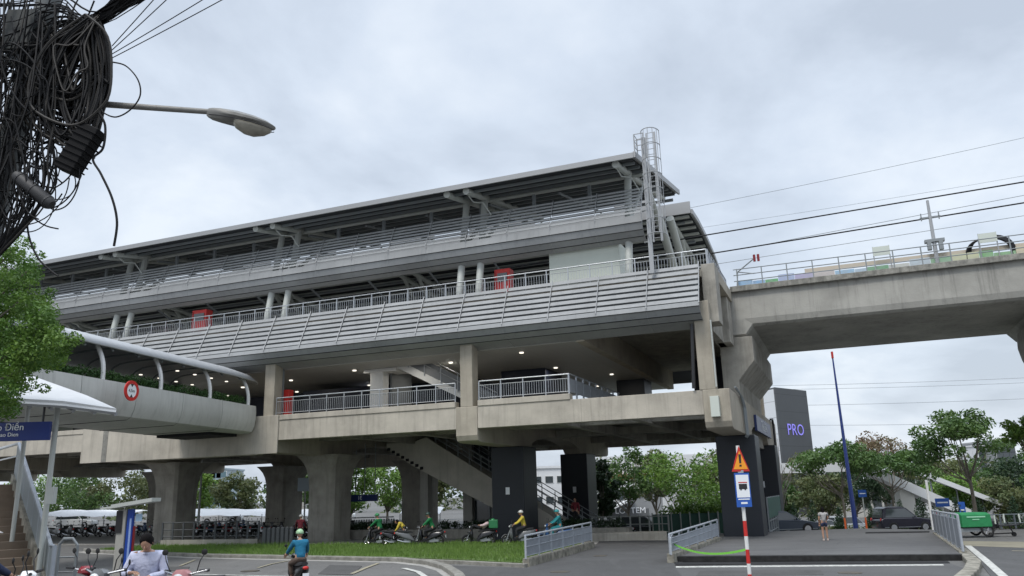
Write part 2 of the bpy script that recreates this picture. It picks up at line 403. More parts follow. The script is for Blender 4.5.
# corner kerb at the right railing, road at the far right
tag(obj('kerb', strip([gp(962,553), gp(975,566), gp(972,574), gp(955,590)], .4, -.05, .17), PLINTH, bevel=.03), None, None, kind='structure')
flat('side_road', [gp(966,545.5), gp(1120,548), gp(1250,620), gp(1010,600)], -.05, .006, ASPHD)
def mark(pts, wd, m=LINEW, z=.016): tag(obj('road_marking', strip(pts, wd, z-.006, z), m), None, None, kind='structure')
mark([gp(968,546), gp(985,560), gp(1004,577)], .24)
mark([gp(1012,551), gp(1060,552)], .16, LINEY)
flat('pavement', [gp(942,541.0), gp(1100,543), gp(1140,552), gp(966,546)], -.05, .012, mat('WornPaving', (.25,.23,.17), .9, var=.3, scale=.8))
mark([gp(404,568.5), gp(418,572), gp(428,579)], .2)
mark([gp(378,558.5+5), gp(366,568), gp(352,574)], .16, LINEY)
mark([gp(288,561), gp(272,564), gp(258,568)], .12, LINEY)
mark([gp(20,571), gp(150,573.5), gp(300,577), ], .14, LINEW)
mark([gp(195,560), gp(180,566)], .12, LINEY)
mark([gp(240,563), gp(480,590)], .14, LINEW) if False else None
# far road behind the terrace with a paler pavement and planting strip


bl = MB(); bl.M = ID
flat('median_kerb', [gp(866,537), gp(930,536), gp(930,535), gp(866,536)], .0, .2, BLACK)

# ================================================================== STATION
station = thing('metro_station', 'elevated concrete and aluminium metro station with long louvred platform screens and sloping roof', 'station', W(-31.2, 51, 0), STROT)
TF, TR = 38.4, 63.4
SP = [-5.35, -18.3, -31.2, -44.1, -57.0, -69.9, -82.8]
S0 = -92.0; RL = -74.0
# --- piers
for i, s in enumerate(SP):
    if i < 2:
        for (t0, t1) in ((43.8, 46.0), (56.2, 58.4)):
            mb = MB(ST); mb.box(s-1.0, s+1.0, t0, t1, -.3 if t0 < 50 else -1.6, 5.25)
            c_ = obj('clad_column', mb, CLAD, station, bevel=.04)
            mb = MB(ST); mb.box(s-.12, s+.12, t0-.03, t0+.01, 2.55, 2.95); obj('number_plate', mb, WHITE, c_)
    else:
        for (t0, t1) in (((43.8, 46.0), (55.6, 58.2)) if i < 4 else (((55.6, 58.2),) if i == 4 else ())):
            rings = []
            for (z, ws, wt) in ((-.3,.98,0),(3.2,.98,0),(3.9,1.02,.12),(4.4,1.1,.35),(4.8,1.24,.7),(5.1,1.42,1.15),(5.3,1.6,1.6)):
                a, b, c, d, k = s-ws, s+ws, t0-wt*.4, t1+wt*.4, .18
                rings.append([(a+k,c,z),(b-k,c,z),(b,c+k,z),(b,d-k,z),(b-k,d,z),(a+k,d,z),(a,d-k,z),(a,c+k,z)])
            mb = MB(ST); mb.loft(rings); obj('flared_column', mb, CONW, station, smooth=False)
    # cap beam
    mb = MB(ST); hw = .62
    z0 = 5.25
    prof = [(TF+.0, z0+.35), (TF+.12, z0+.08), (TF+.5, z0)]
    prof += [(43.7, z0), (46.1, z0)]
    for k in range(1, 8):
        a = math.pi*k/8; prof.append((51.1-5.0*math.cos(a), z0+.85*math.sin(a)))
    prof += [(56.1, z0), (58.5, z0), (TR-.5, z0), (TR-.12, z0+.08), (TR, z0+.35), (TR, 7.1), (TF, 7.1)]
    mb.prism(prof, s-hw, s+hw, 'x'); obj('cap_beam', mb, CON, station, bevel=.03)
    # upper concrete column on the front line and rear line
    for (t0, t1) in ((TF+.02, TF+.75), (TR-.75, TR-.02)):
        mb = MB(ST); mb.box(s-.36 if i else s-.75, s+.36 if i else s-.0, t0, t1, 7.1, 11.4); obj('upper_column', mb, CON, station, bevel=.03)
# --- concourse edge beams
def sbox(name, m, s0, s1, t0, t1, z0, z1, bevel=.02, parent=None):
    mb = MB(ST); mb.box(s0, s1, t0, t1, z0, z1); return obj(name, mb, m, parent or station, bevel=bevel)
def seg_s(i): return SP[i]
beams = []
edges = [S0] + [s for s in SP[::-1]] 
for (t0, t1) in ((TF+.05, TF+.55), (TR-.55, TR-.05)):
    for i in range(len(SP)):
        hi = SP[i] - .62; lo_ = (SP[i+1] + .62) if i+1 < len(SP) else S0
        deep = (i >= 2 and i < 3)
        sbox('edge_beam', CONB, lo_, hi, t0, t1, 5.18 if deep else 5.95, 7.1)
# raised cap face on the deep bay, and upstand below the concourse railing
sbox('edge_beam', CONB, -46.0, -30.4, TF-.05, TF+.045, 5.2, 7.40)
for (a, b) in ((-30.38, -18.95), (-17.65, -12.55), (-90, -46.02)):
    sbox('upstand', CONB, a, b, TF+.0, TF+.5, 7.1, 7.40)
sbox('pipe_band', CONS, -44.15, -43.72, TF-.065, TF-.052, 5.22, 7.40)
# far left lower beam on the near side line
sbox('rear_upstand', CON, S0, -6.2, TR-.5, TR, 7.1, 7.35)
# manhole covers and repair patches in the road
for i, (u, v, r_) in enumerate([(250,571,.35),(560,572,.35),(850,573,.35),(600,556,.3)]):
    q = gp(u, v); mb = MB(); mb.cyl((q[0],q[1],-.01),(q[0],q[1],.014),r_,20); tag(obj('manhole_cover', mb, mat('CastIron',(.05,.048,.045),.7,c2=(.10,.085,.06),scale=8) if i == 0 else bpy.data.materials['CastIron']), None, None, kind='structure')
for i, pl_ in enumerate([[gp(120,566),gp(190,567),gp(186,571),gp(112,570)],[gp(330,565),gp(362,566),gp(352,575),gp(318,574)],[gp(700,571),gp(820,570),gp(824,575),gp(696,576)]]):
    flat('road_patch', pl_, -.02, .008, mat('RoadPatch',(.085,.084,.082),.9,var=.3,scale=1,bump=.3,bscale=50))
# --- floor slab and cross ribs under the concourse
sbox('concourse_slab', CONW, S0, -14.0, TF+.6, TR-.6, 6.55, 7.1)
sbox('concourse_slab', CONW, -14.0, -6.0, 43.0, TR-.6, 6.7, 7.1)
for s in [-9.6, -13.6, -22.6, -26.9, -35.5, -39.8, -48.4, -52.7, -61, -65.5, -75]:
    sbox('cross_rib', CONW, s-.2, s+.2, TF+.6, TR-.6, 6.0, 6.55)
for t in (42.9, 51.0, 59.0):
    for i in range(len(SP)-1): sbox('long_rib', CONW, SP[i+1]+.62, SP[i]-.62, t-.25, t+.25, 6.1, 6.545)
# --- concourse ceiling with downlights, and the bare slab bay at the right
sbox('ceiling', CEIL, S0, -12.4, TF+.95, TR-.8, 10.2, 10.45)
sbox('platform_slab', CONW, -74.4, -6.0, TF+1.3, TR-1.3, 12.55, 12.98)
sbox('ceiling_beam', CON, -12.38, -11.9, TF+.9, TR-.8, 10.15, 12.5)
sbox('ceiling_slab', CONW, -11.9, -6.0, TF+.9, TR-.8, 11.5, 11.9)
DL = emit('DownlightLens', (1, .93, .8), 1.0)
for (s, t) in [(-16.1,41.0),(-16.3,47.3),(-14.0,52.1),(-14.1,58.5),(-16.6,57.5),(-33.2,43.0),(-27.4,41.6),(-30.3,47.9),(-24,44),(-21,50),(-21,42),(-36,40.5),(-38,44),(-36.5,48),(-41,42.5),(-42,47)]:
    mb = MB(ST); mb.cyl((s,t,10.14),(s,t,10.205),.12,10); obj('downlight', mb, DL, station)
for (s, t) in [(-16.1,41.0),(-16.3,47.3),(-14.0,52.1),(-33.2,43.0),(-27.4,41.6),(-30.3,47.9),(-24,44),(-21,50),(-21,42),(-36,40.5),(-38,44),(-23,40.6)]:
    ll = bpy.data.lights.new('concourse_lamp', 'AREA'); ll.shape = 'DISK'; ll.size = .2; ll.energy = 16; ll.color = (1,.95,.86)
    lo_ = bpy.data.objects.new('concourse_lamp', ll); col.objects.link(lo_); lo_.location = W(s, t, 10.12)
# --- dark rooms on the concourse
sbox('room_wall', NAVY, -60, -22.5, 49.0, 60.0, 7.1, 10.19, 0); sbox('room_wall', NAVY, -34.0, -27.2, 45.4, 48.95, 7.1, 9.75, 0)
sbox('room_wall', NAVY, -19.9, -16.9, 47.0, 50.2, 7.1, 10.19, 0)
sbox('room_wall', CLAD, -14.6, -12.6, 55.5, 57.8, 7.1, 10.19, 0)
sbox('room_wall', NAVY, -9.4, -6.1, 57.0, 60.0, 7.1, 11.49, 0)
# white stair core
sbox('stair_core', WHITEP, -26.45, -25.55, 41.9, 42.6, 7.1, 10.19)
sbox('stair_core', LOUVB, -25.54, -25.4, 42.7, 45.2, 7.1, 10.19)
sbox('stair_core', WHITEP, -28.9, -25.2, 43.5, 45.4, 10.95, 11.3) if False else None
# upper staircase to the platform
def st_stairs(name, m, s_top, z_top, s_bot, z_bot, t0, t1, n, th, parent, kind='zig'):
    prof = []; ds = (s_bot-s_top)/n; dz = (z_top-z_bot)/n
    for k in range(n):
        prof.append((s_top+ds*k, z_top-dz*k)); prof.append((s_top+ds*(k+1), z_top-dz*k)) 
    prof.append((s_bot, z_bot)); prof.append((s_bot-.15, z_bot-th*.4)); prof.append((s_top, z_top-th))
    mb = MB(ST); mb.prism(prof, t0, t1, 'y'); return obj(name, mb, m, parent)
st1 = st_stairs('staircase', WHITEP, -25.2, 10.95, -17.95, 7.12, 41.95, 43.4, 23, .5, station)
sbox('soffit_beam', WHITEP, -26.9, -24.6, 41.85, 43.4, 9.98, 10.19, parent=st1)
mb = MB(ST)
for zz_ in (.55, 1.02): mb.cyl((-25.2, 41.9, 10.95+zz_), (-18.0, 41.9, 7.15+zz_), .03, 6)
for k in range(7):
    s = -24.9+k*1.1; zb = 10.95-(s+25.2)*.528; mb.cyl((s,41.9,zb-.1),(s,41.9,zb+1.02),.03,6)
obj('stair_railing', mb, RAIL, st1)
mb = MB(ST); mb.add([(-25.2,41.92,11.0),(-18.0,41.92,7.2),(-18.0,41.92,8.0),(-25.2,41.92,11.8)], [(0,1,2,3)])
obj('stair_glazing', mb, mat('RailingMesh', (.14,.15,.16), .5), st1, solid=.01)
# railings along st lines
def rail_st(name, s0, s1, t, z, h=1.05, post=1.2, bars=.13, parent=None, mesh=True, m=RAIL):
    mb = MB(ST); L_ = s1-s0; n = max(1, round(L_/post))
    mb.cyl((s0,t,z+h),(s1,t,z+h),.035,6); mb.cyl((s0,t,z+h-.22),(s1,t,z+h-.22),.018,5); mb.cyl((s0,t,z+.12),(s1,t,z+.12),.018,5)
    for k in range(n+1):
        s = s0+L_*k/n; mb.box(s-.025, s+.025, t-.025, t+.025, z, z+h)
    if mesh:
        k = s0+bars
        while k < s1: mb.box(k-.009, k+.009, t-.009, t+.009, z+.12, z+h-.22); k += bars
    return obj(name, mb, m, parent or station)
rail_st('concourse_railing', -30.7, -19.0, TF+.12, 7.40, 1.0)
rail_st('concourse_railing', -17.6, -12.6, TF+.12, 7.40, 1.0)
rail_st('concourse_railing', -43.4, -34.2, TF+.12, 7.40, 1.0)
# return railing going back
mb = MB(ST); mb.box(-12.62,-12.58,TF+.1,48.5,7.5,8.2)
for k in range(9): mb.box(-12.64,-12.56,TF+.1+k*1.2,TF+.18+k*1.2,7.1,8.42)
mb.cyl((-12.6,TF+.12,8.42),(-12.6,48.5,8.42),.035,6); obj('concourse_railing', mb, RAILP, station)
# --- red hydrant cabinet and pipe
hc = sbox('hydrant_cabinet', RED, -31.45, -30.5, TF+.95, TF+1.4, 7.12, 9.0, .02)
sbox('red_pipe', RED, -31.45, -31.2, TF+.75, TF+.95, 7.12, 10.2, 0)
sbox('cable_riser', STEELD, -31.15, -30.85, TF+.8, TF+.92, 7.12, 10.2, 0)
# pipes beside the right front column
mb = MB(ST); mb.cyl((-6.35, TF-.02, 7.2), (-6.2, TF-.02, 10.3), .09, 8); obj('down_pipe', mb, BPL, station)
mb = MB(ST); mb.cyl((-5.3, TF-.05, 7.2), (-5.3, TF-.05, 10.4), .04, 8); obj('down_pipe', mb, STEEL, station)
# end face of the right cap: box, conduits and name sign
sbox('junction_box', CABI, -5.62, -5.22, TF-.28, TF-.005, 5.8, 6.75, .01)
mb = MB(ST)
for k, t in enumerate((42.6, 43.0, 43.4)):
    mb.tube([(-4.68, 40.2+k*.3, 7.35), (-4.62, t-.8, 7.1-k*.05), (-4.62, t, 6.6), (-4.62, t+.2, 5.2), (-4.7, t+.3, 5.1)], .05, 6)
obj('conduit', mb, STEELD, station)
mb = MB(ST); mb.tube([(-4.65, 58.8, 7.1), (-4.6, 59.6, 7.2), (-4.6, 60.0, 6.8), (-4.6, 60.0, 5.2)], .08, 6); obj('conduit', mb, BPL, station)
sg = sbox('name_board', BLUED, -4.72, -4.58, 48.2, 57.2, 5.72, 6.62, .01)
text_mesh('lettering', 'Thảo Điền', .8, face_frame(W(-4.575, 52.7, 6.17), SN), WHITE, sg)
# --- lower louvre screen (platform level)
def louvre_band(name, s0, s1, per, lattice, slat_h, slat_n, curve, divs=True):
    """lattice: ((t_top,z_top),(t_bot,z_bot)); curve: list of (t,z) of the cladding below"""
    (tt, zt), (tb, zb) = lattice
    n = round((s1-s0)/per); per = (s1-s0)/n
    for k in range(n):
        a = s0+per*k; b = a+per
        sc_ = obj_panel = MB(ST)
        for j in range(slat_n):
            f = (j+.5)/slat_n; t = tt+(tb-tt)*f; z = zt+(zb-zt)*f
            sc_.hexa([(a+.03,t-.07,z-slat_h*.5),(b-.03,t-.07,z-slat_h*.5),(b-.03,t-.03,z-slat_h*.5-.02),(a+.03,t-.03,z-slat_h*.5-.02),
                      (a+.03,t+.05,z+slat_h*.5),(b-.03,t+.05,z+slat_h*.5),(b-.03,t+.09,z+slat_h*.5-.02),(a+.03,t+.09,z+slat_h*.5-.02)])
        p = obj(name, sc_, LOUV, station)
        mb = MB(ST); rows = []
        c2 = curve
        rows = [[(a+.012,t,z) for (t,z) in c2], [(b-.012,t,z) for (t,z) in c2]]
        mb.sheet(rows); obj('cladding_panel', mb, CLADG, p, solid=.03)
        mb = MB(ST); mb.cyl((b, tt-.08, zt+.06), (b, tb-.1, zb-.1), .022, 5)
        for q in range(len(c2)-1):
            mb.tube([(b, c2[q][0]-.02, c2[q][1]), (b, c2[q+1][0]-.02, c2[q+1][1])], .012, 4)
        obj('mullion', mb, DIV, p)
LC = [(37.62,11.22),(37.56,10.98),(37.82,10.68),(38.3,10.46),(39.35,10.24)]
louvre_band('louvre_panel', -74.3, -5.65, 2.56, ((38.62,13.36),(37.62,11.22)), .2, 7, LC)
mb = MB(ST); mb.sheet([[(-74.3,38.98,13.2),(-74.3,38.05,11.3)],[(-5.7,38.98,13.2),(-5.7,38.05,11.3)]]); obj('screen_backing', mb, LOUVB, station, solid=.02)
sbox('platform_kerb', CON, -74.4, -5.6, 38.75, 39.7, 12.7, 13.05)
# rows of cladding seams
mb = MB(ST)
for (t,z) in ((37.56,10.98),(37.82,10.68),(38.3,10.46)): mb.box(-74.3,-5.66,t-.035,t-.005,z-.028,z+.012)
obj('cladding_seam', mb, RUB, station)
# end wall at right of the lower screen
sbox('end_wall', CONW, -5.62, -4.95, 38.9, 40.2, 10.4, 13.35, .03)
sbox('end_wall', CON, -5.6, -5.0, 40.2, 45.5, 12.75, 13.38, .03)
sbox('end_wall', CONW, -5.9, -5.45, 39.6, 45.5, 10.2, 12.74, .03); sbox('end_wall', CONW, -5.85, -5.1, 43.9, 45.4, 10.2, 12.74, .03)
rail_st('platform_railing', -74, -5.3, 38.95, 13.1, 1.0, 1.2, .15)

mb = MB(ST)
for k in range(11):
    t = 38.95+k*.66; mb.box(-5.28,-5.22,t,t+.05,13.1,14.1)
for zz_ in (14.1, 13.75, 13.25): mb.cyl((-5.25,38.95,zz_),(-5.25,45.6,zz_),.03,6)
mb.box(-5.26,-5.24,39,45.5,13.25,13.75)
obj('platform_railing', mb, RAILP, station)
LOUVU = mat('UpperLouvre', (.40,.415,.42), .55, .0, var=.2, scale=.5, streak=.3)
# --- upper louvre screen
UC = [(39.0,16.45),(38.93,16.04),(39.07,15.66),(39.4,15.4),(39.75,15.25)]
n = 26; per = (-8.4-RL)/n
for k in range(n):
    a = RL+per*k; b = a+per
    mb = MB(ST)
    for j in range(8):
        f = j/7; z = 16.62+f*1.55; t = 39.02+f*.75
        if j == 0 and False: continue
        hh = .125
        mb.hexa([(a+.02,t-.05,z-hh*.5),(b-.02,t-.05,z-hh*.5),(b-.02,t-.02,z-hh*.5-.01),(a+.02,t-.02,z-hh*.5-.01),(a+.02,t+.03,z+hh*.5),(b-.02,t+.03,z+hh*.5),(b-.02,t+.06,z+hh*.5-.01),(a+.02,t+.06,z+hh*.5-.01)])
    p = obj('upper_louvre_panel', mb, LOUVU, station)
    mb = MB(ST); mb.sheet([[(a+.012,t,z) for (t,z) in UC], [(b-.012,t,z) for (t,z) in UC]]); obj('cladding_panel', mb, CLADG, p, solid=.03)
    mb = MB(ST); mb.tube([(b,39.0,16.0),(b,38.92,16.6),(b,39.72,18.3)], .02, 5)
    for q in range(len(UC)-1): mb.tube([(b,UC[q][0]-.02,UC[q][1]),(b,UC[q+1][0]-.02,UC[q+1][1])], .012, 4)
    obj('mullion', mb, DIV, p)
mb = MB(ST)
for (t,z) in ((38.93,16.04),(39.07,15.66),(39.4,15.4)): mb.box(RL,-8.4,t-.035,t-.005,z-.026,z+.01)
obj('cladding_seam', mb, RUB, station)
# rear upper and lower screens, seen through the station
rs = MB(ST)
for j in range(5): rs.box(RL, -8.4, 62.0, 62.05, 16.5+j*.32, 16.68+j*.32)
rs.box(RL, -8.4, 62.0, 62.1, 15.3, 16.3); obj('rear_screen', rs, LOUVB, station)
sbox('rear_screen', LOUVB, -74, -5.7, 62.9, 63.1, 10.6, 13.6, 0)
# --- platform columns (paired), inclined struts, roof tubes
pairs = [(-9.35,), (-17.95,-19.15), (-31.2,-32.5), (-44.3,-45.6), (-57.2,-58.5), (-70,-71.3)]
for pr in pairs:
    for s in pr:
        mb = MB(ST); mb.cyl((s,39.35,12.95),(s,40.6,19.55),.20,12); obj('steel_column', mb, STEEL, station, smooth=True)
        mb = MB(ST); mb.cyl((s,61.6,12.95),(s,61.6,19.0),.20,12); obj('steel_column', mb, STEEL, station, smooth=True)
        mb = MB(ST); mb.cyl((s,37.95,19.02),(s,50.3,21.35),.20,12); obj('roof_tube', mb, STEEL, station, smooth=True)
        mb = MB(ST); mb.cyl((s,52.6,20.6),(s,64.0,19.8),.20,12); obj('roof_tube', mb, STEEL, station, smooth=True)
        if s == pr[0]: mb = MB(ST); mb.tube([(s,38.3,18.85),(s+.1,38.7,18.6),(s+.5,39.2,18.65),(s+.8,39.6,18.0)],.035,6); obj('rain_pipe', mb, STEEL, station, smooth=True)
        mb = MB(ST); mb.cyl((s,39.9,16.3),(s,44.2,20.0),.12,8); obj('strut', mb, STEEL, station, smooth=True)
        mb = MB(ST); mb.cyl((s,61.6,16.0),(s,56.0,20.6),.16,8); obj('strut', mb, STEEL, station, smooth=True)
# big inclined tubes at the right end of the platforms
for (s, t0, z0, t1, z1, r) in ((-8.3,43.0,17.6,50.6,13.2,.24), (-8.2,46.0,18.4,54.5,13.3,.24), (-8.35,40.2,18.6,44.5,17.0,.18)):
    mb = MB(ST); mb.cyl((s,t0,z0),(s,t1,z1),r,12); obj('raking_tube', mb, STEEL, station, smooth=True)
# trusses under the roof (dark) and purlins
for t, z in ((41.0,19.45),(45.5,20.2),(49.9,20.98),(54,20.7),(58,20.4),(62.5,19.8)):
    mb = MB(ST); mb.cyl((RL-.5,t,z),(-8.6,t,z),.11,8); obj('roof_chord', mb, STEELD if t > 42 else STEEL, station, smooth=True)
s = -72.0
while s < -9:
   
    mb = MB(ST); mb.box(s-.09, s+.09, 40.95, 41.1, 18.35, 19.4); s += 3.35; obj('hanger', mb, STEELD, station)
for s in [-13.5-4.3*k for k in range(14)]:
    mb = MB(ST); mb.cyl((s,40.9,13.9 if False else 15.9),(s,43.6,14.9),.07,6); mb.cyl((s,41.0,19.2),(s,49.9,20.9),.08,6); obj('brace', mb, STEELD, station)
# --- roof wings
def roof_wing(prof, s0, s1, th):
    top = [(t, z+th) for t, z in prof]
    mb = MB(ST); mb.prism([*prof, *top[::-1]], s0, s1, 'x'); return mb
FW = [(37.7,19.14),(38.3,19.32),(44.0,20.45),(50.5,21.6)]
r1 = obj('roof', roof_wing(FW, RL-.6, -8.35, .13), ROOF, station, label='front roof wing rising from the street eave')
mb = MB(ST); s = RL-.4
while s < -8.3:
    mb.tube([(s,37.75,19.31),(s,44,20.61),(s,50.4,21.76)], .035, 4); s += .48
obj('standing_seam', mb, ROOF, r1)
mb = MB(ST); s0_ = S0
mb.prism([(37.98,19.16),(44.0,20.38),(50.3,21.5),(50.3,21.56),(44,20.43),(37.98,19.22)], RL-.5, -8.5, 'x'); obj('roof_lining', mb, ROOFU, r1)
mb = MB(ST)
for k in range(11):
    t = 38.6+k*1.15; z = 19.32+(t-38.6)*.196-.1; mb.box(RL-.5, -8.5, t-.05, t+.05, z-.12, z+.02)
obj('purlin', mb, STEELD, r1)
mb = MB(ST); mb.box(RL-.6, -8.33, 37.62, 37.72, 19.08, 19.36); obj('gutter', mb, ROOF, r1)
mb = MB(ST); mb.prism([(37.66,19.1),(50.5,21.5),(50.5,21.82),(37.66,19.42)], -8.34, -8.22, 'x'); obj('verge_trim', mb, ROOF, r1)
BW = [(52.4,20.85),(55,20.95),(58.5,20.75),(62,20.3),(65.2,19.5)]
r2 = obj('roof', roof_wing(BW, RL-.6, -7.9, .13), ROOF, station, label='rear roof wing falling away from the ridge')
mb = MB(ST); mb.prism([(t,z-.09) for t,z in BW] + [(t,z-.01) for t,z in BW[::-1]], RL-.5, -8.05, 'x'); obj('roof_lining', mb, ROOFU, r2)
mb = MB(ST)
for k in range(10):
    t = 52.8+k*1.33; z = np.interp(t, [p[0] for p in BW], [p[1] for p in BW])-.16; mb.box(RL-.5, -8.1, t-.18, t+.18, z-.1, z+.02)
obj('purlin', mb, STEEL, r2)
mb = MB(ST); mb.prism([(t,z-.14) for t,z in BW] + [(t,z+.2) for t,z in BW[::-1]], -7.89, -7.78, 'x'); obj('verge_trim', mb, ROOF, r2)
mb = MB(ST); mb.box(RL-.6, -7.9, 52.28, 52.4, 20.75, 21.58)
for (a_, b_) in ((-13.2,-10.8),(-24.5,-19.2),(-31.5,-27.5),(-38.5,-36.5),(-47,-43)): mb.box(a_, b_, 52.29, 52.39, 21.5, 22.2)  # added blocks on the fascia, interrupting the bright strip of sky at the ridge
mb.box(-74,-73.9,52.29,52.39,20.8,21.6); obj('ridge_fascia_sky_blocks', mb, ROOF, r2)
# --- objects on the platform deck
sbox('equipment_cabinet', CABI, -13.9, -9.95, 39.95, 41.4, 12.98, 15.5, .02)
for (s0_, s1_, z1_) in ((-17.35,-16.4,14.95), (-39.4,-38.2,15.0)):
    rc_ = sbox('red_cabinet', RED, s0_, s1_, 40.3, 40.9, 12.98, z1_, .02)
    sbox('cabinet_door', REDD, s0_+.08, s0_+.1, 40.27, 40.3, 13.1, z1_-.1, 0, rc_) ; sbox('cabinet_window', GLASS, s0_+.2, s1_-.15, 40.26, 40.295, z1_-.75, z1_-.25, 0, rc_)
# --- caged ladder with post
mb = MB(ST); mb.box(-7.98,-7.78,38.1,38.25,13.0,20.3); mb.box(-7.32,-7.22,38.1,38.2,14.6,20.5); mb.box(-7.72,-7.66,38.1,38.2,14.6,20.5)
for k in range(20): mb.cyl((-7.7,38.15,14.8+k*.3),(-7.25,38.15,14.8+k*.3),.018,5)
lad = obj('caged_ladder', mb, DIV, station)
mb = MB(ST)
for k in range(8):
    z = 14.9+k*.8; pts = [(-7.48+.46*math.cos(a), 38.1-.62*math.sin(a), z) for a in [math.pi*i/10 for i in range(11)]]; mb.tube(pts, .025, 5)
for a in [math.pi*i/6 for i in range(7)]:
    mb.cyl((-7.48+.46*math.cos(a),38.1-.62*math.sin(a),14.9),(-7.48+.46*math.cos(a),38.1-.62*math.sin(a),20.5),.018,5)
obj('safety_cage', mb, DIV, lad)
mb = MB(ST)
for s in (-8.33,-7.85):
    for t in (38.1, 38.75): mb.cyl((s,t,19.4),(s,t,20.55),.035,6)
for zz_ in (20.55,20.2,19.9): mb.tube([(-7.85,38.1,zz_),(-8.33,38.1,zz_),(-8.33,38.75,zz_),(-7.85,38.75,zz_)],.025,5)
obj('roof_gate', mb, DIV, lad)
for (z) in (14.7,16.4,18.2):
    mb = MB(ST); mb.cyl((-8.4,39.3,z+.3),(-7.85,38.2,z),.04,6); obj('bracket', mb, DIV, lad)
# --- lower stairs from concourse to ground
mb = MB(ST); mb.prism([(-26.9,6.1),(-25.9,6.4),(-16.6,.85),(-16.6,.0),(-18.6,.0),(-20.7,1.55),(-26.9,4.55),(-28.9,5.75),(-28.9,6.1)], 48.0, 48.25, 'y')
mb.prism([(-26.9,5.9),(-25.9,6.1),(-16.6,.5),(-16.6,.0),(-18.6,.0),(-20.7,1.55),(-26.9,4.55)], 48.25, 51.2, 'y'); obj('lower_staircase', mb, mat('StairConcrete', (.52,.49,.43), .85, var=.2, scale=1, streak=.4), station, bevel=.02)
mb = MB(ST)
for k in range(8): mb.box(-28.8+k*.36,-28.6+k*.36,47.9,47.99,5.62-k*.19,5.8-k*.19)
obj('stepped_underside_marks', mb, BLACK, station)  # flat black boxes stand in for the stepped underside of another flight
mb = MB(ST)
for zz_ in (.35,.65,.95): mb.cyl((-25.5,48.1,6.15+zz_),(-15.2,48.1,.1+zz_),.03,6)
for k in range(13): s=-25.2+k*.82; mb.cyl((s,48.1,5.95-(s+25.2)*.597),(s,48.1,6.95-(s+25.2)*.597),.03,6)
for zz_ in (.35,.65,.95): mb.cyl((-25.5,51.1,6.15+zz_),(-14.2,51.1,-.45+zz_),.03,6)
for k in range(12): s=-25.2+k*.9; mb.cyl((s,51.1,5.95-(s+25.2)*.597),(s,51.1,6.95-(s+25.2)*.597),.03,6)
obj('stair_railing', mb, STEELD, station)
# --- lift shaft under the concourse
lift = sbox('lift_shaft', CONG, -24.6, -23.9, 50.9, 53.5, 0, 6.1)
sbox('lift_shaft', CONG, -21.6, -20.9, 50.9, 53.5, 0, 6.1)
sbox('lift_shaft', CONG, -27.2, -26.6, 49.6, 50.3, 0, 6.1)
sbox('lift_glazing', GLASS, -23.9, -21.6, 51.3, 53.4, 0, 6.0, 0)
mb = MB(ST); mb.box(-23.9,-21.6,51.2,51.29,2.2,2.35); mb.box(-22.8,-22.7,51.2,51.29,0,6); obj('lift_frame', mb, STEELD, lift)
# hanging blue direction sign
hs = thing('hanging_sign', 'small blue sign with white lettering hanging on rods beneath the concourse', 'sign', W(-29.9, 46.9, 2.3), STROT)
MBs = MB(ST); MBs.box(-30.9,-28.9,46.85,47.0,2.35,2.78); obj('sign_board', MBs, BLUED, hs)
mb = MB(ST)
for s in (-30.6,-29.9,-29.1): mb.cyl((s,46.93,2.78),(s,46.93,6.1),.03,6)
obj('hanger_rod', mb, STEELD, hs)
text_mesh('lettering', '1E', .34, face_frame(W(-30.2, 46.84, 2.57), SA), WHITE, hs)

# --- pier head carrying the viaduct at the right end
ph = MB(ST)
def quadbox(vs, fs): ph.add(vs, fs)
prof = [(-5.9,6.9),(-5.05,6.9),(-5.05,8.3),(-4.12,9.35),(-4.12,10.72),(-5.9,10.72)]
ph.prism(prof, 45.5, 57.2, 'y')
obj('pier_head', ph, CONW, station, bevel=.03)
mb = MB(ST); mb.prism([(44.2,5.0),(58.2,5.0),(58.2,7.0),(44.2,7.0)], -6.0, -5.04, 'x'); obj('pier_stem', mb, CONW, station, bevel=.03)
sbox('cap_end', CON, -5.95, -4.74, TF, TF+.03, 5.6, 7.1) if False else None

# ================================================================== VIADUCT
via = thing('rail_viaduct', 'long concrete railway viaduct leaving the right end of the station', 'viaduct', W(12.5, 51, 0), STROT)
def vbox(name, m, s0, s1, t0, t1, z0, z1, bevel=.02, parent=None):
    mb = MB(ST); mb.box(s0, s1, t0, t1, z0, z1); return obj(name, mb, m, parent or via, bevel=bevel)
VN, VF = 45.6, 56.9
for (s0_, s1_) in ((-5.45, 11.4), (11.52, 36.0), (36.12, 62.0)):
    mb = MB(ST)
    def ring(s, zb, k=0): return [(s,VN+.06,13.3),(s,VN,12.9),(s,VN+.02,11.75),(s,VN+.1,zb+.12),(s,VN+.3,zb),(s,VF-.3,zb),(s,VF-.1,zb+.12),(s,VF,12.9),(s,VF,13.3)]
    mb.loft([ring(s0_,10.78), ring(s0_+1.0,10.78), ring(s0_+1.42,11.32), ring(s1_-1.45,11.32), ring(s1_-1.0,10.78), ring(s1_,10.78)])
    obj('girder', mb, CONG, via)
vbox('coping', CONS, -5.05, 62, VN-.22, VN+.35, 13.3, 13.62)
vbox('coping', CONS, -5.05, 62, VF-.35, VF+.2, 13.3, 13.62)
mb = MB(ST)
s = -4.6
while s < 45:
    mb.box(s-.03,s+.03,VN+.02,VN+.08,13.62,14.66); s += 1.35
for z in (14.64,14.3,13.95): mb.cyl((-4.8,VN+.05,z),(60,VN+.05,z),.028,6)
obj('railing', mb, STEELD, via)
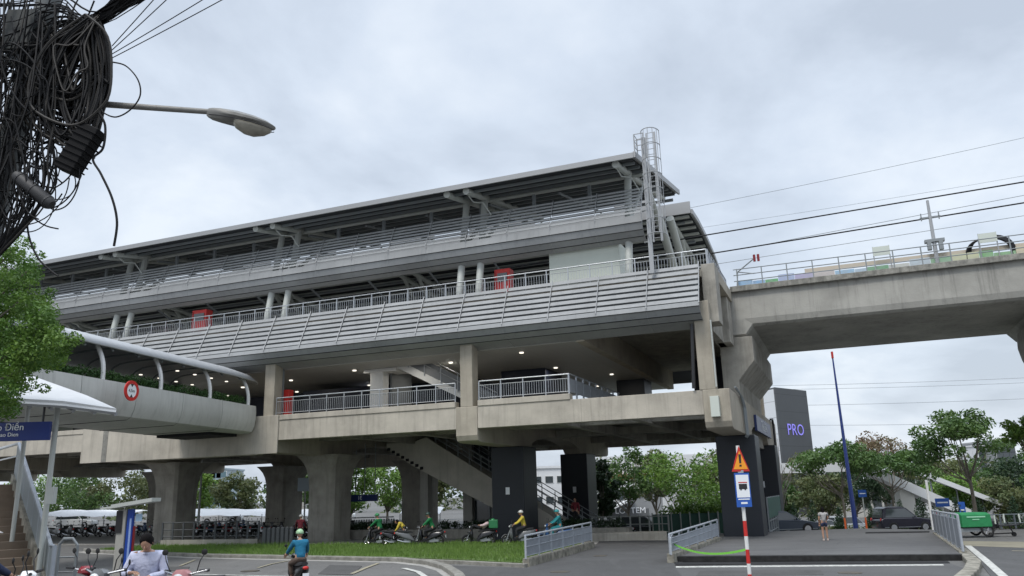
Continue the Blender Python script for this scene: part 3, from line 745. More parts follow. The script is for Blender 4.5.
# low painted barrier boards behind the railing, one board per colour
cols = [(.30,.50,.72),(.25,.45,.70),(.12,.40,.16),(.40,.48,.70),(.45,.42,.62),(.55,.50,.48),(.30,.50,.68),(.42,.55,.66),(.16,.38,.20),(.55,.56,.52),(.48,.56,.62),(.24,.44,.26),(.55,.56,.36),(.20,.46,.18),(.22,.44,.20),(.58,.52,.36),(.55,.50,.42),(.45,.55,.50)]
s = -4.7
for k in range(26):
    c = cols[k % len(cols)]; wd = random.uniform(.6, 1.3)
    m = mat('BarrierPaint', c, .6, c2=tuple(.5*x+.2 for x in c), scale=3.5, stretch=(1,1,3))
    vbox('barrier_board', m, s, s+wd-.02, VN+.7, VN+.74, 13.63, 14.0+random.uniform(.0,.22), 0); s += wd
vbox('cable_tray', mat('TrayCream', (.5,.44,.36), .7), -1.0, 45, VN+.95, VN+1.15, 14.2, 14.42, 0)
# rounded pier
for s in (11.55, 36.06, 62):
    rings = []
    for (z, rs_, rt) in ((10.75,1.7,4.6),(10.0,1.75,4.7),(9.3,1.65,4.5),(8.7,1.5,3.9),(8.2,1.3,3.0),(7.6,1.15,2.2),(6.6,1.1,1.5),(0,1.1,1.4),(-.4,1.1,1.4)):
        ring_ = []
        for k in range(24):
            a = 2*math.pi*k/24; cc, ss = math.cos(a), math.sin(a)
            ring_.append((s+rs_*math.copysign(abs(cc)**.6, cc), 51.2+rt*math.copysign(abs(ss)**.7, ss), z))
        rings.append(ring_)
    mb = MB(ST); mb.loft(rings); obj('pier', mb, CONW, via, smooth=True)
# overhead line mast and trackside kit
def vthing(name, label, cat, s, t, z, group=None): return thing(name, label, cat, W(s,t,z), STROT, group)
m1 = vthing('catenary_mast', 'slim steel mast with crossarm and box beside the viaduct railing', 'mast', 5.6, 46.2, 13.62)
mb = MB(ST); mb.tube([(5.6,46.2,13.6),(5.6,46.2,17.3)], .11, 8, .07); obj('pole', mb, DIV, m1)
mb = MB(ST); mb.box(5.1,6.1,46.15,46.25,16.3,16.38); mb.box(5.15,5.2,46.15,46.25,16.2,16.6); mb.box(6.0,6.05,46.15,46.25,16.2,16.6); obj('crossarm', mb, STEELD, m1)
mb = MB(ST); mb.box(5.15,6.1,46.05,46.4,14.95,15.1); mb.box(5.25,5.45,46.05,46.35,14.55,14.95); mb.box(5.8,6.0,46.05,46.35,14.5,14.95); obj('transformer_box', mb, STEELD, m1)
for (s, lab) in ((3.0,'pale square track board on posts left of the mast'), (8.05,'pale square track board on posts right of the mast')):
    b1 = vthing('track_board', lab, 'sign', s, 46.1, 13.62)
    mb = MB(ST); mb.box(s-.42,s+.42,46.05,46.09,14.55,15.05); obj('board', mb, CABI, b1)
    mb = MB(ST)
    for q in (-.4,.4): mb.box(s+q-.025,s+q+.025,46.1,46.14,13.62,15.08)
    obj('post', mb, DIV, b1)
cc = MB(ST)
for k in range(6):
    pts = [(7.0+.04*k+1.0*(1-math.cos(a))*1.05, 46.35+.03*k, 13.7+ (1.15+.03*k)*math.sin(a)**.6 if math.sin(a)>0 else 13.7) for a in [math.pi*i/14 for i in range(15)]]
    cc.tube(pts, .05 if k else .06, 6)
tag(obj('cable_arc', cc, CABLE), 'thick black cables arching over the viaduct edge', 'cable')
a1 = vthing('catenary_bracket', 'cantilever bracket with dark insulators beside the station end', 'bracket', -4.6, 46.0, 13.62)
mb = MB(ST); mb.tube([(-4.7,46.1,13.7),(-4.6,46.1,14.6),(-3.6,46.1,15.3)], .04, 6); mb.cyl((-4.6,46.1,14.6),(-3.7,46.1,14.4),.03,6); obj('arm', mb, STEELD, a1)
mb = MB(ST)
for q in (0,.22): mb.cyl((-3.6+q,46.1,15.1),(-3.6+q,46.1,15.5),.07,8)
obj('insulator', mb, REDD, a1)
# overhead wires (contact and messenger), each one thing
def wire(name, label, pts, r, m=CABLE, group='overhead wires above the tracks', cat='wire'):
    mb = MB(); 
    if isinstance(pts[0], tuple) and len(pts) == 2:
        a, b = Vector(pts[0]), Vector(pts[1]); L_ = (b-a).length
        pts = [a.lerp(b, i/16) - Vector((0,0,1))*(L_*.006*4*(i/16)*(1-i/16)) for i in range(17)]
    mb.tube(pts, r, 5); return tag(obj(name, mb, m), label, cat, group)
for (u0,v0,u1,v1,r,lab) in ((707,235,1060,176,.045,'topmost thick dark wire running from the roof end over the tracks'),(721,252,1060,197,.045,'lower thick dark wire running from the platform end over the tracks'),
                        (757,246,1060,188.5,.018,'thin wire just below the topmost thick one over the tracks'),(730,262,1060,210,.018,'lowest thin wire just above the viaduct railing')):
    tq = 50.0
    def onT(u, v):
        d = ray(u, v); k = tq/d.dot(SN); return CO + d*k
    A, B = onT(u0,v0), onT(u1,v1)
    s0_, t_ = st_of(A); s1_, _ = st_of(B); zz0, zz1 = A.z, B.z
    sl = (zz1-zz0)/(s1_-s0_)
    pa = [W(s0_-14, tq, zz0-.4), A, B, W(s1_+30, tq, zz1+sl*30)]
    mb = MB(); mb.tube(pa, r, 5); tag(obj('overhead_wire', mb, CABLE if r > .03 else STEELD), lab, 'wire', 'overhead wires above the tracks')

# ================================================================== SKYBRIDGE (left)
def s0f(t): return -31.9 + (38.2-t)*.145
sb = thing('footbridge', 'curved concrete covered footbridge with planted parapet joining the station at left', 'footbridge', W(s0f(24)-3, 24, 0), STROT)
BP = [(-.28,8.0),(.0,7.98),(.04,7.6),(.03,7.2),(-.04,6.82),(-.2,6.5),(-.45,6.4),(-5.55,6.4),(-5.8,6.5),(-5.96,6.82),(-6.03,7.2),(-6.04,7.6),(-6.0,7.98),(-5.72,8.0),(-5.6,7.2),(-.4,7.2)]
ts = [38.15, 34.8, 31.4, 28.0, 24.6, 21.2, 17.8, 14.4, 11.0]
for i in range(len(ts)-1):
    a, b = ts[i], ts[i+1]+.03
    mb = MB(ST); mb.loft([[(s0f(a)+p[0], a, p[1]) for p in BP], [(s0f(b)+p[0], b, p[1]) for p in BP]])
    obj('trough_segment', mb, CONBR, sb, smooth=True)
    mb = MB(ST); mb.loft([[(s0f(ts[i+1]+.035)+p[0]*.985-.05, ts[i+1]+.035, p[1]-.02) for p in BP],[(s0f(ts[i+1])+p[0]*.985-.05, ts[i+1], p[1]-.02) for p in BP]]); obj('segment_joint', mb, BLACK, sb)
mb = MB(ST); mb.box(s0f(36)-5.2, s0f(36)-1.3, 35.6, 37.8, 6.24, 6.395); obj('bearing_block', mb, BLACK, sb)
# canopy
rows = []
for t in (39.6, 39.2, 38.4, 36.2, 34, 31, 27, 23, 19, 15, 11):
    k = min(1, max(0.02, (39.8-t)/2.0)); k = math.sqrt(k); row = []
    for j in range(13):
        f = j/12; x = -.12-5.8*f; row.append((s0f(t)+x*(.55+.45*k)-1.3*(1-k), t, 9.50 + .66*k*(1-abs(2*f-1)**6)))
    rows.append(row)
mb = MB(ST); mb.sheet(rows); obj('canopy', mb, mat('CanopySheet', (.46,.475,.49), .45, .1, var=.12, scale=.5, stretch=(1,6,1)), sb, smooth=True, solid=.07)
mb = MB(ST)
for t in [36.8-1.7*k for k in range(15)]:
    pts = [(s0f(t)-.3-5.4*j/12, t, 9.40+.60*min(1,max(.01,(39.6-t)/2.2))**.5*(1-abs(2*j/12-1)**6)) for j in range(13)]; mb.tube(pts, .05, 5)
obj('canopy_rib', mb, STEELD, sb)
mb = MB(ST)
for t in (37.6, 33.9, 29.9, 26.0, 22.1, 18.2, 14.3):
    for sd_ in (0, 1):
        x = -.2 if sd_ == 0 else -5.8; bow = .3 if sd_ == 0 else -.3
        p_ = MB(ST); pts = [(s0f(t)+x-(0 if f<.2 else bow*(f-.2)**2*2.6), t, 7.95+1.62*f) for f in [i/8 for i in range(9)]]
        p_.tube(pts, .10, 8); obj('canopy_post', p_, WHITEP, sb, smooth=True)
for t in [37.2-1.5*k for k in range(4)]:
    for x in (-1.6, -4.2):
        mb = MB(ST); mb.cyl((s0f(t)+x, t, 9.42), (s0f(t)+x, t, 9.46), .09, 8); obj('downlight', mb, DL, sb)
mb = MB(ST); mb.prism([(s0f(11)-5.75,11),(s0f(38)-5.75,38),(s0f(38)-5.65,38),(s0f(11)-5.65,11)], 8.0, 9.5, 'z'); obj('side_screen', mb, BLACK, sb)
# round height limit sign on the parapet
rs = thing('round_road_sign', 'round red and white height limit sign fixed on the footbridge parapet', 'road sign', Y(129, 391, 33).to_tuple())
cpt = G(129, 391, 7.45)
fx = (W(0,1,0)-W(0,0,0)); fx = (W(s0f(30),30,0)-W(s0f(31),31,0)).normalized(); ny = Vector((0,0,1)); FMs = face_frame(cpt + Vector((.12,-.05,0)), SN*-1 if False else (W(s0f(31),31,0)-W(s0f(30),30,0)).normalized())
rs.location = cpt
def disc(r0, r1, z0, z1, n=32):
    mb = MB(FMs); 
    if r0 == 0:
        mb.loft([[(r1*math.cos(2*math.pi*k/n), r1*math.sin(2*math.pi*k/n), z) for k in range(n)] for z in (z0, z1)])
    else:
        a = [[(r*math.cos(2*math.pi*k/n), r*math.sin(2*math.pi*k/n), z) for k in range(n)] for (r, z) in ((r0,z0),(r1,z0),(r1,z1),(r0,z1),(r0,z0))]
        mb.loft(a, cap=False)
    return mb
obj('sign_plate', disc(0,.42,0,.03), WHITE, rs); obj('red_ring', disc(.31,.45,-.01,.045), RED, rs)
mb = MB(FMs); mb.prism([(-.1,.3),(.1,.3),(0,.16)], .031, .04, 'z'); mb.prism([(-.1,-.3),(0,-.16),(.1,-.3)], .031, .04, 'z'); obj('arrow_mark', mb, BPL, rs)
text_mesh('lettering', '4,5m', .2, FMs @ Matrix.Translation((0,0,.034)), BPL, rs)

# ================================================================== LEAVES AND TREES
def leaf_mesh(name, centers, radii, n, size, mats, flat_=.6, parent=None, seed=0, droop=0):
    r = np.random.default_rng(seed); K = len(centers)
    C_ = np.array(centers); Rr = np.array(radii)
    idx = r.choice(K, n, p=(Rr**2)/np.sum(Rr**2)); d = r.normal(size=(n,3)); d /= np.linalg.norm(d, axis=1)[:,None]
    rad = r.uniform(.35, 1.05, n)**.6
    p = C_[idx] + d*(Rr[idx]*rad)[:,None]*np.array([1,1,flat_])
    p[:,2] -= droop*r.uniform(0,1,n)
    nr = r.normal(size=(n,3))*.75 + d*.5 + np.array([0,0,.6]); nr /= np.linalg.norm(nr, axis=1)[:,None]
    a = np.cross(nr, r.normal(size=(n,3))); a /= np.linalg.norm(a, axis=1)[:,None]; b = np.cross(nr, a)
    s = size*r.uniform(.6, 1.4, n)[:,None]
    v = np.stack([p-a*s, p+b*s*.45, p+a*s, p-b*s*.45], 1).reshape(-1,3)
    M = np.array(rootM(parent).inverted()) if parent else np.eye(4)
    v = v @ M[:3,:3].T + M[:3,3]
    me = bpy.data.meshes.new(name); me.vertices.add(4*n); me.vertices.foreach_set('co', v.ravel())
    me.loops.add(4*n); me.loops.foreach_set('vertex_index', np.arange(4*n, dtype=np.int32))
    me.polygons.add(n); me.polygons.foreach_set('loop_start', np.arange(0,4*n,4,dtype=np.int32)); me.polygons.foreach_set('loop_total', np.full(n,4,dtype=np.int32))
    me.update(); 
    o = mesh_obj(name, me, mats, parent)
    cm = r.integers(0, len(mats), K); mi = np.where(r.random(n) < .7, cm[idx], r.integers(0, len(mats), n)).astype(np.int32)
    me.polygons.foreach_set('material_index', mi); return o
def tree(name, label, base, h, rad, mats, n=2600, leaf=.16, seed=1, shape='round', trunk=.16, ctop=None, group=None, bare=.45, spread=1.0, cat='tree', lean=(0,0)):
    base = Vector(base); t = thing(name, label, cat, base, 0, group); r = random.Random(seed)
    cl = []; rr = []
    hc = h*(1-bare)   # crown height
    K = {'round':26,'umbrella':24,'wide':34,'near':46}[shape] if shape in ('round','umbrella','wide','near') else 26
    for k in range(K):
        th = r.uniform(0, 2*math.pi)
        if shape == 'umbrella':
            q = math.sqrt(r.uniform(0,1)); z = h - hc*.25 - hc*.55*q*q*r.uniform(.3,1.0) + r.uniform(-.1,.1)*hc; R1 = rad*r.uniform(.2,.33)
        else:
            ph = math.acos(r.uniform(-1,1)); q = math.sin(ph)*r.uniform(.55,1.0); z = h*bare+hc*.5+hc*.42*math.cos(ph)*r.uniform(.6,1.05); R1 = rad*r.uniform(.2,.38)
        cl.append((base.x+lean[0]+rad*.85*q*math.cos(th), base.y+lean[1]+rad*.85*q*math.sin(th), base.z+z)); rr.append(R1)
    leaf_mesh('crown', cl, rr, n, leaf, mats, .55 if shape == 'umbrella' else .75, t, seed)
    mb = MB(); top = (base.x+lean[0]*.6, base.y+lean[1]*.6, base.z+h*bare)
    mid = (base.x+lean[0]*.2+r.uniform(-.1,.1), base.y+lean[1]*.2, base.z+h*bare*.5)
    mb.tube([(base.x,base.y,base.z-.6), base+Vector((0,0,.1)), mid, top], [trunk*1.15,trunk,trunk*.8,trunk*.65], 8)
    for k in range(min(12, K)):
        e_ = Vector(cl[k*2 % K]); a_ = Vector(top) - Vector((0,0,h*bare*r.uniform(.0,.3))); m_ = a_.lerp(e_, .5) + Vector((r.uniform(-.2,.2), r.uniform(-.2,.2), -.12*rad))
        mb.tube([a_, m_, e_], [trunk*.42,trunk*.28,trunk*.1], 5)
    obj('trunk', mb, BARK, t, smooth=True); return t
def ground_z(x, y): return gz(x, y)
def px_tree(u, v, wpx, y, mats, label, name='leafy_tree', n=2600, leaf=.16, seed=0, shape='round', bare=.35, group=None, trunk=.16, lean=0):
    top = Y(u, v, y); x = top.x; zb = ground_z(x, y); 
    return tree(name, label, (x - lean, y, zb), top.z-zb, wpx*y/800/2*1.0, mats, n, leaf, seed+11, shape, trunk, group=group, bare=bare, lean=(lean, 0))
# near tree at the left edge
nt = thing('street_tree', 'bright green leafy tree at the left edge beside the stairs canopy', 'tree', (-13.2, 15.2, .6))
r = random.Random(5); cl = []; rr = []
def envR(v): return float(np.interp(v, [236,244,262,290,312,336,350,366,380,400,412], [28,38,46,52,58,76,82,60,46,34,24]))
for k in range(260):
    v = r.uniform(244, 408); rad = r.uniform(.14, .34); u = r.uniform(-70, envR(v)-rad*48); y = r.uniform(14.0, 16.6)
    if r.random() < .12: continue
    p = Y(u, v, y); cl.append(p.to_tuple()); rr.append(rad)
for (u, v) in [(70,345),(62,352),(74,337),(78,341),(50,292),(30,244),(22,240),(40,256),(66,350),(44,388)]:
    p = Y(u, v, 15); cl.append(p.to_tuple()); rr.append(.13)
leaf_mesh('crown', cl, rr, 52000, .036, LF_NEAR, .8, nt, 3)
mb = MB(); mb.tube([(-13.2,15.2,.0),(-13.1,15.2,2.5),(-12.6,15.2,4.2)], [.2,.16,.12], 8)
for k in range(24):
    e_ = Vector(cl[k*2 % len(cl)]); a_ = Vector((-12.6,15.2,4.2)); mb.tube([a_, a_.lerp(e_,.5)+Vector((0,0,-.15)), e_], [.06,.035,.012], 5)
obj('trunk', mb, BARK, nt, smooth=True)
# planting on the footbridge parapet
cl = []; rr = []
t = 12.0
while t < 37.4: cl.append(W(s0f(t)-.42, t, 8.12+random.uniform(-.05,.22)).to_tuple()); rr.append(random.uniform(.2,.34)); t += .3
tag(leaf_mesh('bridge_hedge', cl, rr, 12000, .05, LF_VINE, .9, None, 9), 'trailing green plants along the footbridge parapet under the canopy', 'hedge')

# trees behind the station, left to right
BG = 'trees behind the station'
specs = [
 (78, 468, 80, 98, LF_MID, 'dense tree behind the station at far left beside the blue kiosk'),
 (124, 466, 74, 104, LF_OLV, 'olive tree just right of the leftmost dense tree under the station'),
 (40, 470, 74, 110, LF_BRT, 'tree partly behind the railing of the left stairs'),
 (196, 468, 46, 100, LF_BRT, 'yellow green tree in the left gap between concrete columns'),
 (238, 472, 50, 96, LF_OLV, 'sparse olive tree filling the right half of the left column gap'),
 (286, 472, 42, 108, LF_MID, 'tree in the narrow gap beside the flared grey column'),
 (322, 466, 44, 94, LF_MID, 'green tree just behind the front flared column'),
 (352, 456, 56, 86, LF_BRT, 'bushy green tree behind the small blue hanging sign'),
 (388, 454, 60, 92, LF_BRT, 'tall green tree right of the small blue hanging sign'),
 (430, 466, 44, 90, LF_OLV, 'olive tree beside the white awning under the stairs'),
 (598, 458, 46, 68, LF_DARK, 'dark conifer like tree right of the rear navy column'),
 (624, 446, 62, 84, LF_MID, 'open leafy tree in front of the gabled shop'),
 (652, 444, 54, 92, LF_OLV, 'tall slender tree right of the gabled shop'),
 (684, 440, 88, 78, LF_BRT, 'large bright green tree behind the green mesh fence'),
 (716, 446, 58, 84, LF_OLV, 'greyish green tree against the right navy column'),
]
for i, (u, v, wpx, y, ms, lab) in enumerate(specs):
    px_tree(u, v, wpx, y, ms, lab, n=3600 if i < 11 else 3400, leaf=.19, seed=i*7, shape='round', group=BG, bare=.16 if i not in (11,12) else .34)
RT = 'trees beyond the road at right'
specs = [
 (803, 452, 58, 118, LF_OLV, 'round', 'pale olive tree rising behind the leftmost clipped cone shrub'),
 (835, 440, 90, 84, LF_MID, 'umbrella', 'wide umbrella shaped green tree behind the walking person'),
 (885, 442, 86, 88, LF_MID, 'umbrella', 'umbrella shaped green tree right of the tall blue mast'),
 (876, 428, 68, 122, LF_RUST, 'round', 'tree with rusty pink blossom above the green crowns'),
 (930, 446, 60, 105, LF_OLV, 'round', 'olive tree behind the far footbridge stairs'),
 (850, 462, 70, 112, LF_DARK, 'round', 'dark low tree behind the blue mast'),
 (900, 470, 70, 120, LF_DARK, 'round', 'dark low tree behind the black suv'),
 (975, 462, 80, 112, LF_MID, 'round', 'mid green tree behind the big spreading tree'),
 (1015, 452, 70, 108, LF_DARK, 'round', 'dark green tree behind the trolley at the right edge'),
 (1042, 430, 60, 96, LF_MID, 'round', 'broad tree cut by the right edge of the view'),
 (760, 470, 50, 125, LF_MID, 'round', 'tree low behind the right navy columns'),
 (820, 470, 60, 100, LF_OLV, 'round', 'low olive tree filling behind the walking person'),
 (955, 476, 70, 96, LF_BRT, 'round', 'fresh green low tree behind the second blue road sign'),
 (1000, 478, 60, 92, LF_OLV, 'round', 'low olive tree behind the hand trolley'),
 (782, 478, 40, 105, LF_MID, 'round', 'small green tree right of the dark billboard tower'),
]
for i, (u, v, wpx, y, ms, shp, lab) in enumerate(specs):
    px_tree(u, v, wpx, y, ms, lab, n=4200, leaf=.21, seed=100+i*7, shape=shp, group=RT, bare=.2 if shp == 'round' else .5)
px_tree(957, 401, 96, 62, LF_MID, 'big spreading tree with dark forked trunk behind the green cargo tricycle', 'spreading_tree', 6500, .15, 301, 'umbrella', .42, trunk=.17)
px_tree(1030, 398, 66, 48, LF_BRT, 'bright fronded tree overhanging the top right corner of the trees', 'spreading_tree', 3000, .14, 302, 'umbrella', .45, trunk=.14)
# bare pale tree beside the right columns
bt = thing('bare_tree', 'leafless pale tree standing right of the navy columns', 'tree', (Y(787,540,60).x, 60, gz(17,60)))
mb = MB(); b0 = bt.location.copy(); r = random.Random(4)
mb.tube([b0-Vector((0,0,.3)), b0+Vector((-.1,0,2.5)), b0+Vector((.1,0,4.2))], [.12,.09,.06], 6)
for k in range(16):
    a_ = b0+Vector((0,0,r.uniform(1.8,4.2))); e_ = a_+Vector((r.uniform(-1.3,1.6), r.uniform(-1,1), r.uniform(1,3.2))); m_ = a_.lerp(e_,.5)+Vector((r.uniform(-.2,.2),0,r.uniform(-.1,.2)))
    mb.tube([a_, m_, e_], [.04,.03,.012], 4)
obj('trunk', mb, mat('PaleBark', (.34,.31,.27), .9, var=.2), bt)
# clipped cone shrubs
CG = 'clipped cone shrubs on the far planting strip'
for i, (u, wpx, vt, lab) in enumerate([(793,17,503,'leftmost clipped cone shrub near the dark blue car'),(811,18,501,'clipped cone shrub second from the left behind the walking person'),(838,13,508,'small cone shrub between the walking person and the blue mast'),(870,15,505,'cone shrub right of the blue mast'),(899,18,500,'cone shrub above the roof of the black suv'),(919,20,498,'cone shrub above the bonnet of the black suv'),(954,18,497,'cone shrub between the two blue signs'),(977,20,499,'cone shrub at the foot of the spreading tree'),(1012,19,497,'rightmost cone shrub behind the trolley')]):
    y = 68; top = Y(u, vt, y); zb = gz(top.x, y); h = top.z-zb+.1; rad = wpx*y/800/2
    t_ = thing('cone_shrub', lab, 'shrub', (top.x, y, zb), 0, CG); cl = []; rr = []
    for k in range(26):
        f = k/25; R1 = rad*(1-f)**.6*.62; an = k*2.4
        cl.append((top.x+R1*math.cos(an)*.8, y+R1*math.sin(an)*.8, zb+.25+f*(h-.4))); rr.append(max(.16, rad*(1-f)**.6*.62))
    leaf_mesh('foliage', cl, rr, 1500, .08, LF_CONE, 1, t_, i+50)
    mb = MB(); mb.cyl((top.x,y,zb-.2),(top.x,y,zb+.6),.07,6); obj('stem', mb, BARK, t_)
# hedges
def hedge(label, pts, r0, n, size, ms, seed, name='hedge'):
    cl = []; rr = []; rn = random.Random(seed)
    for k in range(max(8, int(n/60))):
        f = rn.random(); q = f*(len(pts)-1); i = min(int(q), len(pts)-2); p = Vector(pts[i]).lerp(Vector(pts[i+1]), q-i)
        cl.append((p.x+rn.uniform(-.15,.15), p.y+rn.uniform(-.15,.15), p.z+rn.uniform(-.1,.12))); rr.append(r0*rn.uniform(.6,1.1))
    return tag(leaf_mesh(name, cl, rr, n, size, ms, .85, None, seed), label, 'hedge')
hedge('low green hedge on the planter behind the green rider', [W(-31.5,46.9,.75), W(-27.0,46.9,.75)], .32, 2500, .07, LF_DARK, 61)
hedge('hedge on the planter between the scooters and the stairs', [W(-24.3,46.9,.75), W(-20.2,46.9,.75)], .3, 2200, .07, LF_DARK, 62)
hedge('hedge at the foot of the dark stair rails', [W(-16.8,46.9,.75), W(-12.6,46.9,.75)], .38, 2600, .07, LF_DARK, 63)
hedge('bright green hedge behind the green mesh fence', [Y(668,512,62)+Vector((0,0,-.2)), Y(722,510,62)], 1.0, 3600, .12, LF_BRT, 64)
hedge('long low hedge on the strip beyond the road', [(Y(790,528,70).x,70,gz(20,70)+.3), (Y(1050,520,70).x,70,gz(40,70)+.3)], .42, 6000, .1, LF_OLV, 65)
# very far foliage that closes the view
cl = []; rr = []; rn = random.Random(9)
for k in range(260):
    x = rn.uniform(-130, 190); y = rn.uniform(135, 165); cl.append((x, y, rn.uniform(-2, 6.5))); rr.append(rn.uniform(2.0, 4.0))
tag(leaf_mesh('far_woodland', cl, rr, 26000, .5, LF_OLV+LF_DARK, .8, None, 12), 'distant band of mixed trees beyond everything else', 'woodland', kind='stuff')

# ================================================================== BUILDINGS BEHIND
def building(name, label, x0, x1, y0, y1, z1, m, roofm=None, rot=0, win=None, z0=-3, cat='building', wm=GLASS, roof='flat'):
    t = thing(name, label, cat, ((x0+x1)/2, (y0+y1)/2, z0), 0)
    mb = MB(); mb.box(x0,x1,y0,y1,z0,z1); obj('wall', mb, m, t)
    mb = MB()
    if roof == 'gable':
        mb.prism([(x0-.5,z1),(x1+.5,z1),((x0+x1)/2,z1+(x1-x0)*.28)], y0-.4, y1+.4, 'y')
    elif roof == 'shed': mb.prism([(x0-.6,z1+.02),(x1+.6,z1+.02),(x1+.6,z1+(x1-x0)*.3)], y0-.6, y1, 'y')
    else: mb.box(x0-.2,x1+.2,y0-.2,y1+.2,z1,z1+.35)
    obj('roof', mb, roofm or m, t)
    if win:
        nx, nz, ww, wh, zb = win; st_ = (z1-zb)/nz
        for i in range(nx):
            for j in range(nz):
                cx_ = x0+(x1-x0)*(i+.5)/nx; cz = zb+st_*(j+.45)
                f = MB(); f.box(cx_-ww/2-.08,cx_+ww/2+.08,y0-.05,y0-.01,cz-wh/2-.08,cz+wh/2+.08); wf = obj('window', f, WHITEP, t)
                f = MB(); f.box(cx_-ww/2,cx_+ww/2,y0-.08,y0-.052,cz-wh/2,cz+wh/2); obj('pane', f, wm, wf)
    return t
PLA = mat('PalePlaster', (.52,.51,.48), .8, var=.15, scale=.3); PLG = mat('GreyPlaster', (.30,.31,.32), .8, var=.2, scale=.3); PLW = mat('WhitePlaster', (.66,.67,.68), .7, var=.12, scale=.3)
# gabled shop with lettering
a = Y(606, 520, 118); b = Y(640, 520, 118); c_ = Y(664, 520, 118)
shop = building('shop_building', 'grey gabled shop with white letters behind the open leafy tree', b.x-4.6, c_.x, 118, 128, Y(640,489,118).z, PLG, PLW, win=(2,1,1.0,1.7,1.5), roof='shed')
mb = MB(); zA = Y(608,511,117.6).z; mb.box(a.x, b.x+1.2, 117.0, 117.6, zA-1.9, zA+.2); obj('sign_wall', mb, mat('DarkFascia', (.10,.105,.11), .7), shop)
text_mesh('lettering', 'LOTTEM', 1.15, face_frame(((a.x+b.x)/2+1.0, 116.98, Y(622,511,117).z), (1,0,0)), WHITE, shop)
mb = MB(); p0 = Y(604,513,116.5); p1 = Y(634,499,116.5); mb.hexa([(p0.x,115,p0.z),(p1.x,115,p1.z),(p1.x,118,p1.z),(p0.x,118,p0.z),(p0.x,115,p0.z+.3),(p1.x,115,p1.z+.3),(p1.x,118,p1.z+.3),(p0.x,118,p0.z+.3)]); obj('porch_roof', mb, PLW, shop)
building('glazed_house', 'pale house with a blue glazed front left of the gabled shop', Y(604,510,124).x, Y(626,510,124).x, 124, 130, Y(610,495,124).z, PLW, PLW, win=(4,1,1.1,1.8,.4), wm=mat('BlueGlass',(.12,.28,.33),.15))
dm = thing('domed_building', 'pale building with an orange red band seen above the gabled shop', 'building', Y(604,490,150).to_tuple())
mb = MB(); q = Y(640,478,150); z_ = Y(604,487,150).z; mb.box(Y(590,478,150).x, Y(735,478,150).x, 150, 160, -3, z_+5.4); obj('wall', mb, PLW, dm)
mb = MB(); mb.box(Y(598,478,149.5).x, Y(650,478,149.5).x, 149.2, 149.95, Y(604,483,150).z, Y(604,475,150).z); obj('roof_band', mb, mat('TerracottaBand',(.42,.12,.05),.7,var=.3,scale=.8), dm)
building('long_white_building', 'long white building glimpsed behind the stairs and rear navy column', Y(520,478,130).x, Y(590,478,130).x, 130, 142, Y(560,468,130).z, PLW, win=(6,2,1.2,1.0,0))
building('glass_office', 'bluish office block seen in the left column gap', Y(202,478,170).x, Y(224,478,170).x, 170, 182, Y(210,470,170).z, mat('OfficeCladding',(.36,.45,.50),.4,var=.2,scale=.2), win=(4,4,2.0,1.2,2), wm=mat('OfficeGlass',(.10,.17,.20),.15))
building('cream_house', 'cream house seen in the narrow gap left of the flared column', Y(276,500,100).x, Y(304,500,100).x, 100, 110, Y(290,493,100).z, PLA, PLA, win=(2,1,1.0,1.0,1), roof='gable')
building('cream_block', 'cream house with red shutters at the far right behind the trees', Y(850,505,132).x, Y(905,505,132).x, 132, 145, Y(870,492,132).z, PLA, PLW, win=(5,2,1.4,1.4,-1))
building('white_villa', 'white villa behind the far footbridge stairs', Y(905,500,130).x, Y(945,500,130).x, 126, 136, Y(920,478,126).z, PLW, PLW, win=(3,2,1.2,1.5,0))
building('grey_tower', 'grey apartment block among the tree tops at the far right', Y(995,445,200).x, Y(1014,445,200).x, 200, 215, Y(1004,441,200).z, PLG, win=(3,9,1.6,1.4,0))
building('white_tower', 'white apartment block left of the grey one at far right', Y(978,450,205).x, Y(996,450,205).x, 205, 215, Y(985,446,205).z, PLW, win=(3,8,1.6,1.4,0))
# dark tower with lit lettering
tw = thing('billboard_tower', 'dark grey tower with purple letters and a white side wall', 'building', (Y(797,470,150).x, 155, -3))
A = Y(783.5, 470, 150); B = Y(814, 470, 158); zt = Y(783, 387, 150).z; zt2 = Y(806, 391, 158).z
xA, xB = Y(783.5,470,150).x, Y(815.5,470,157).x; xC = Y(758,470,156).x
mb = MB(); mb.hexa([(xA,150,-3),(xB,157,-3),(xB-4,170,-3),(xA-4,163,-3),(xA,150,zt),(xB,157,zt),(xB-4,170,zt),(xA-4,163,zt)]); obj('dark_facade', mb, mat('TowerCharcoal',(.085,.09,.095),.6,var=.1,scale=.2,joints=[('Z',3.2,.06)]), tw)
mb = MB(); mb.hexa([(xC,158,-3),(xA-.05,150.2,-3),(xA-4.05,163,-3),(xC-4,170,-3),(xC,158,zt-.3),(xA-.05,150.2,zt-.3),(xA-4.05,163,zt-.3),(xC-4,170,zt-.3)]); obj('white_facade', mb, mat('TowerWhite',(.62,.64,.66),.6,joints=[('Z',3.0,.08),('X',2.4,.06)]), tw)
dx = Vector((xB-xA, 7, 0)).normalized(); cpt = Vector((xA,150,0)).lerp(Vector((xB,157,0)), .5) + Vector((dx.y,-dx.x,0))*.1
LET = emit('PurpleLetters', (.25,.22,.75), .35)
text_mesh('lettering', 'PRO', 3.0, face_frame((cpt.x, cpt.y, Y(797,430,153).z), dx), LET, tw)
text_mesh('lettering', 'Galaxy' if False else 'PRO', .01, face_frame((cpt.x, cpt.y, 5), dx), LET, tw) if False else None

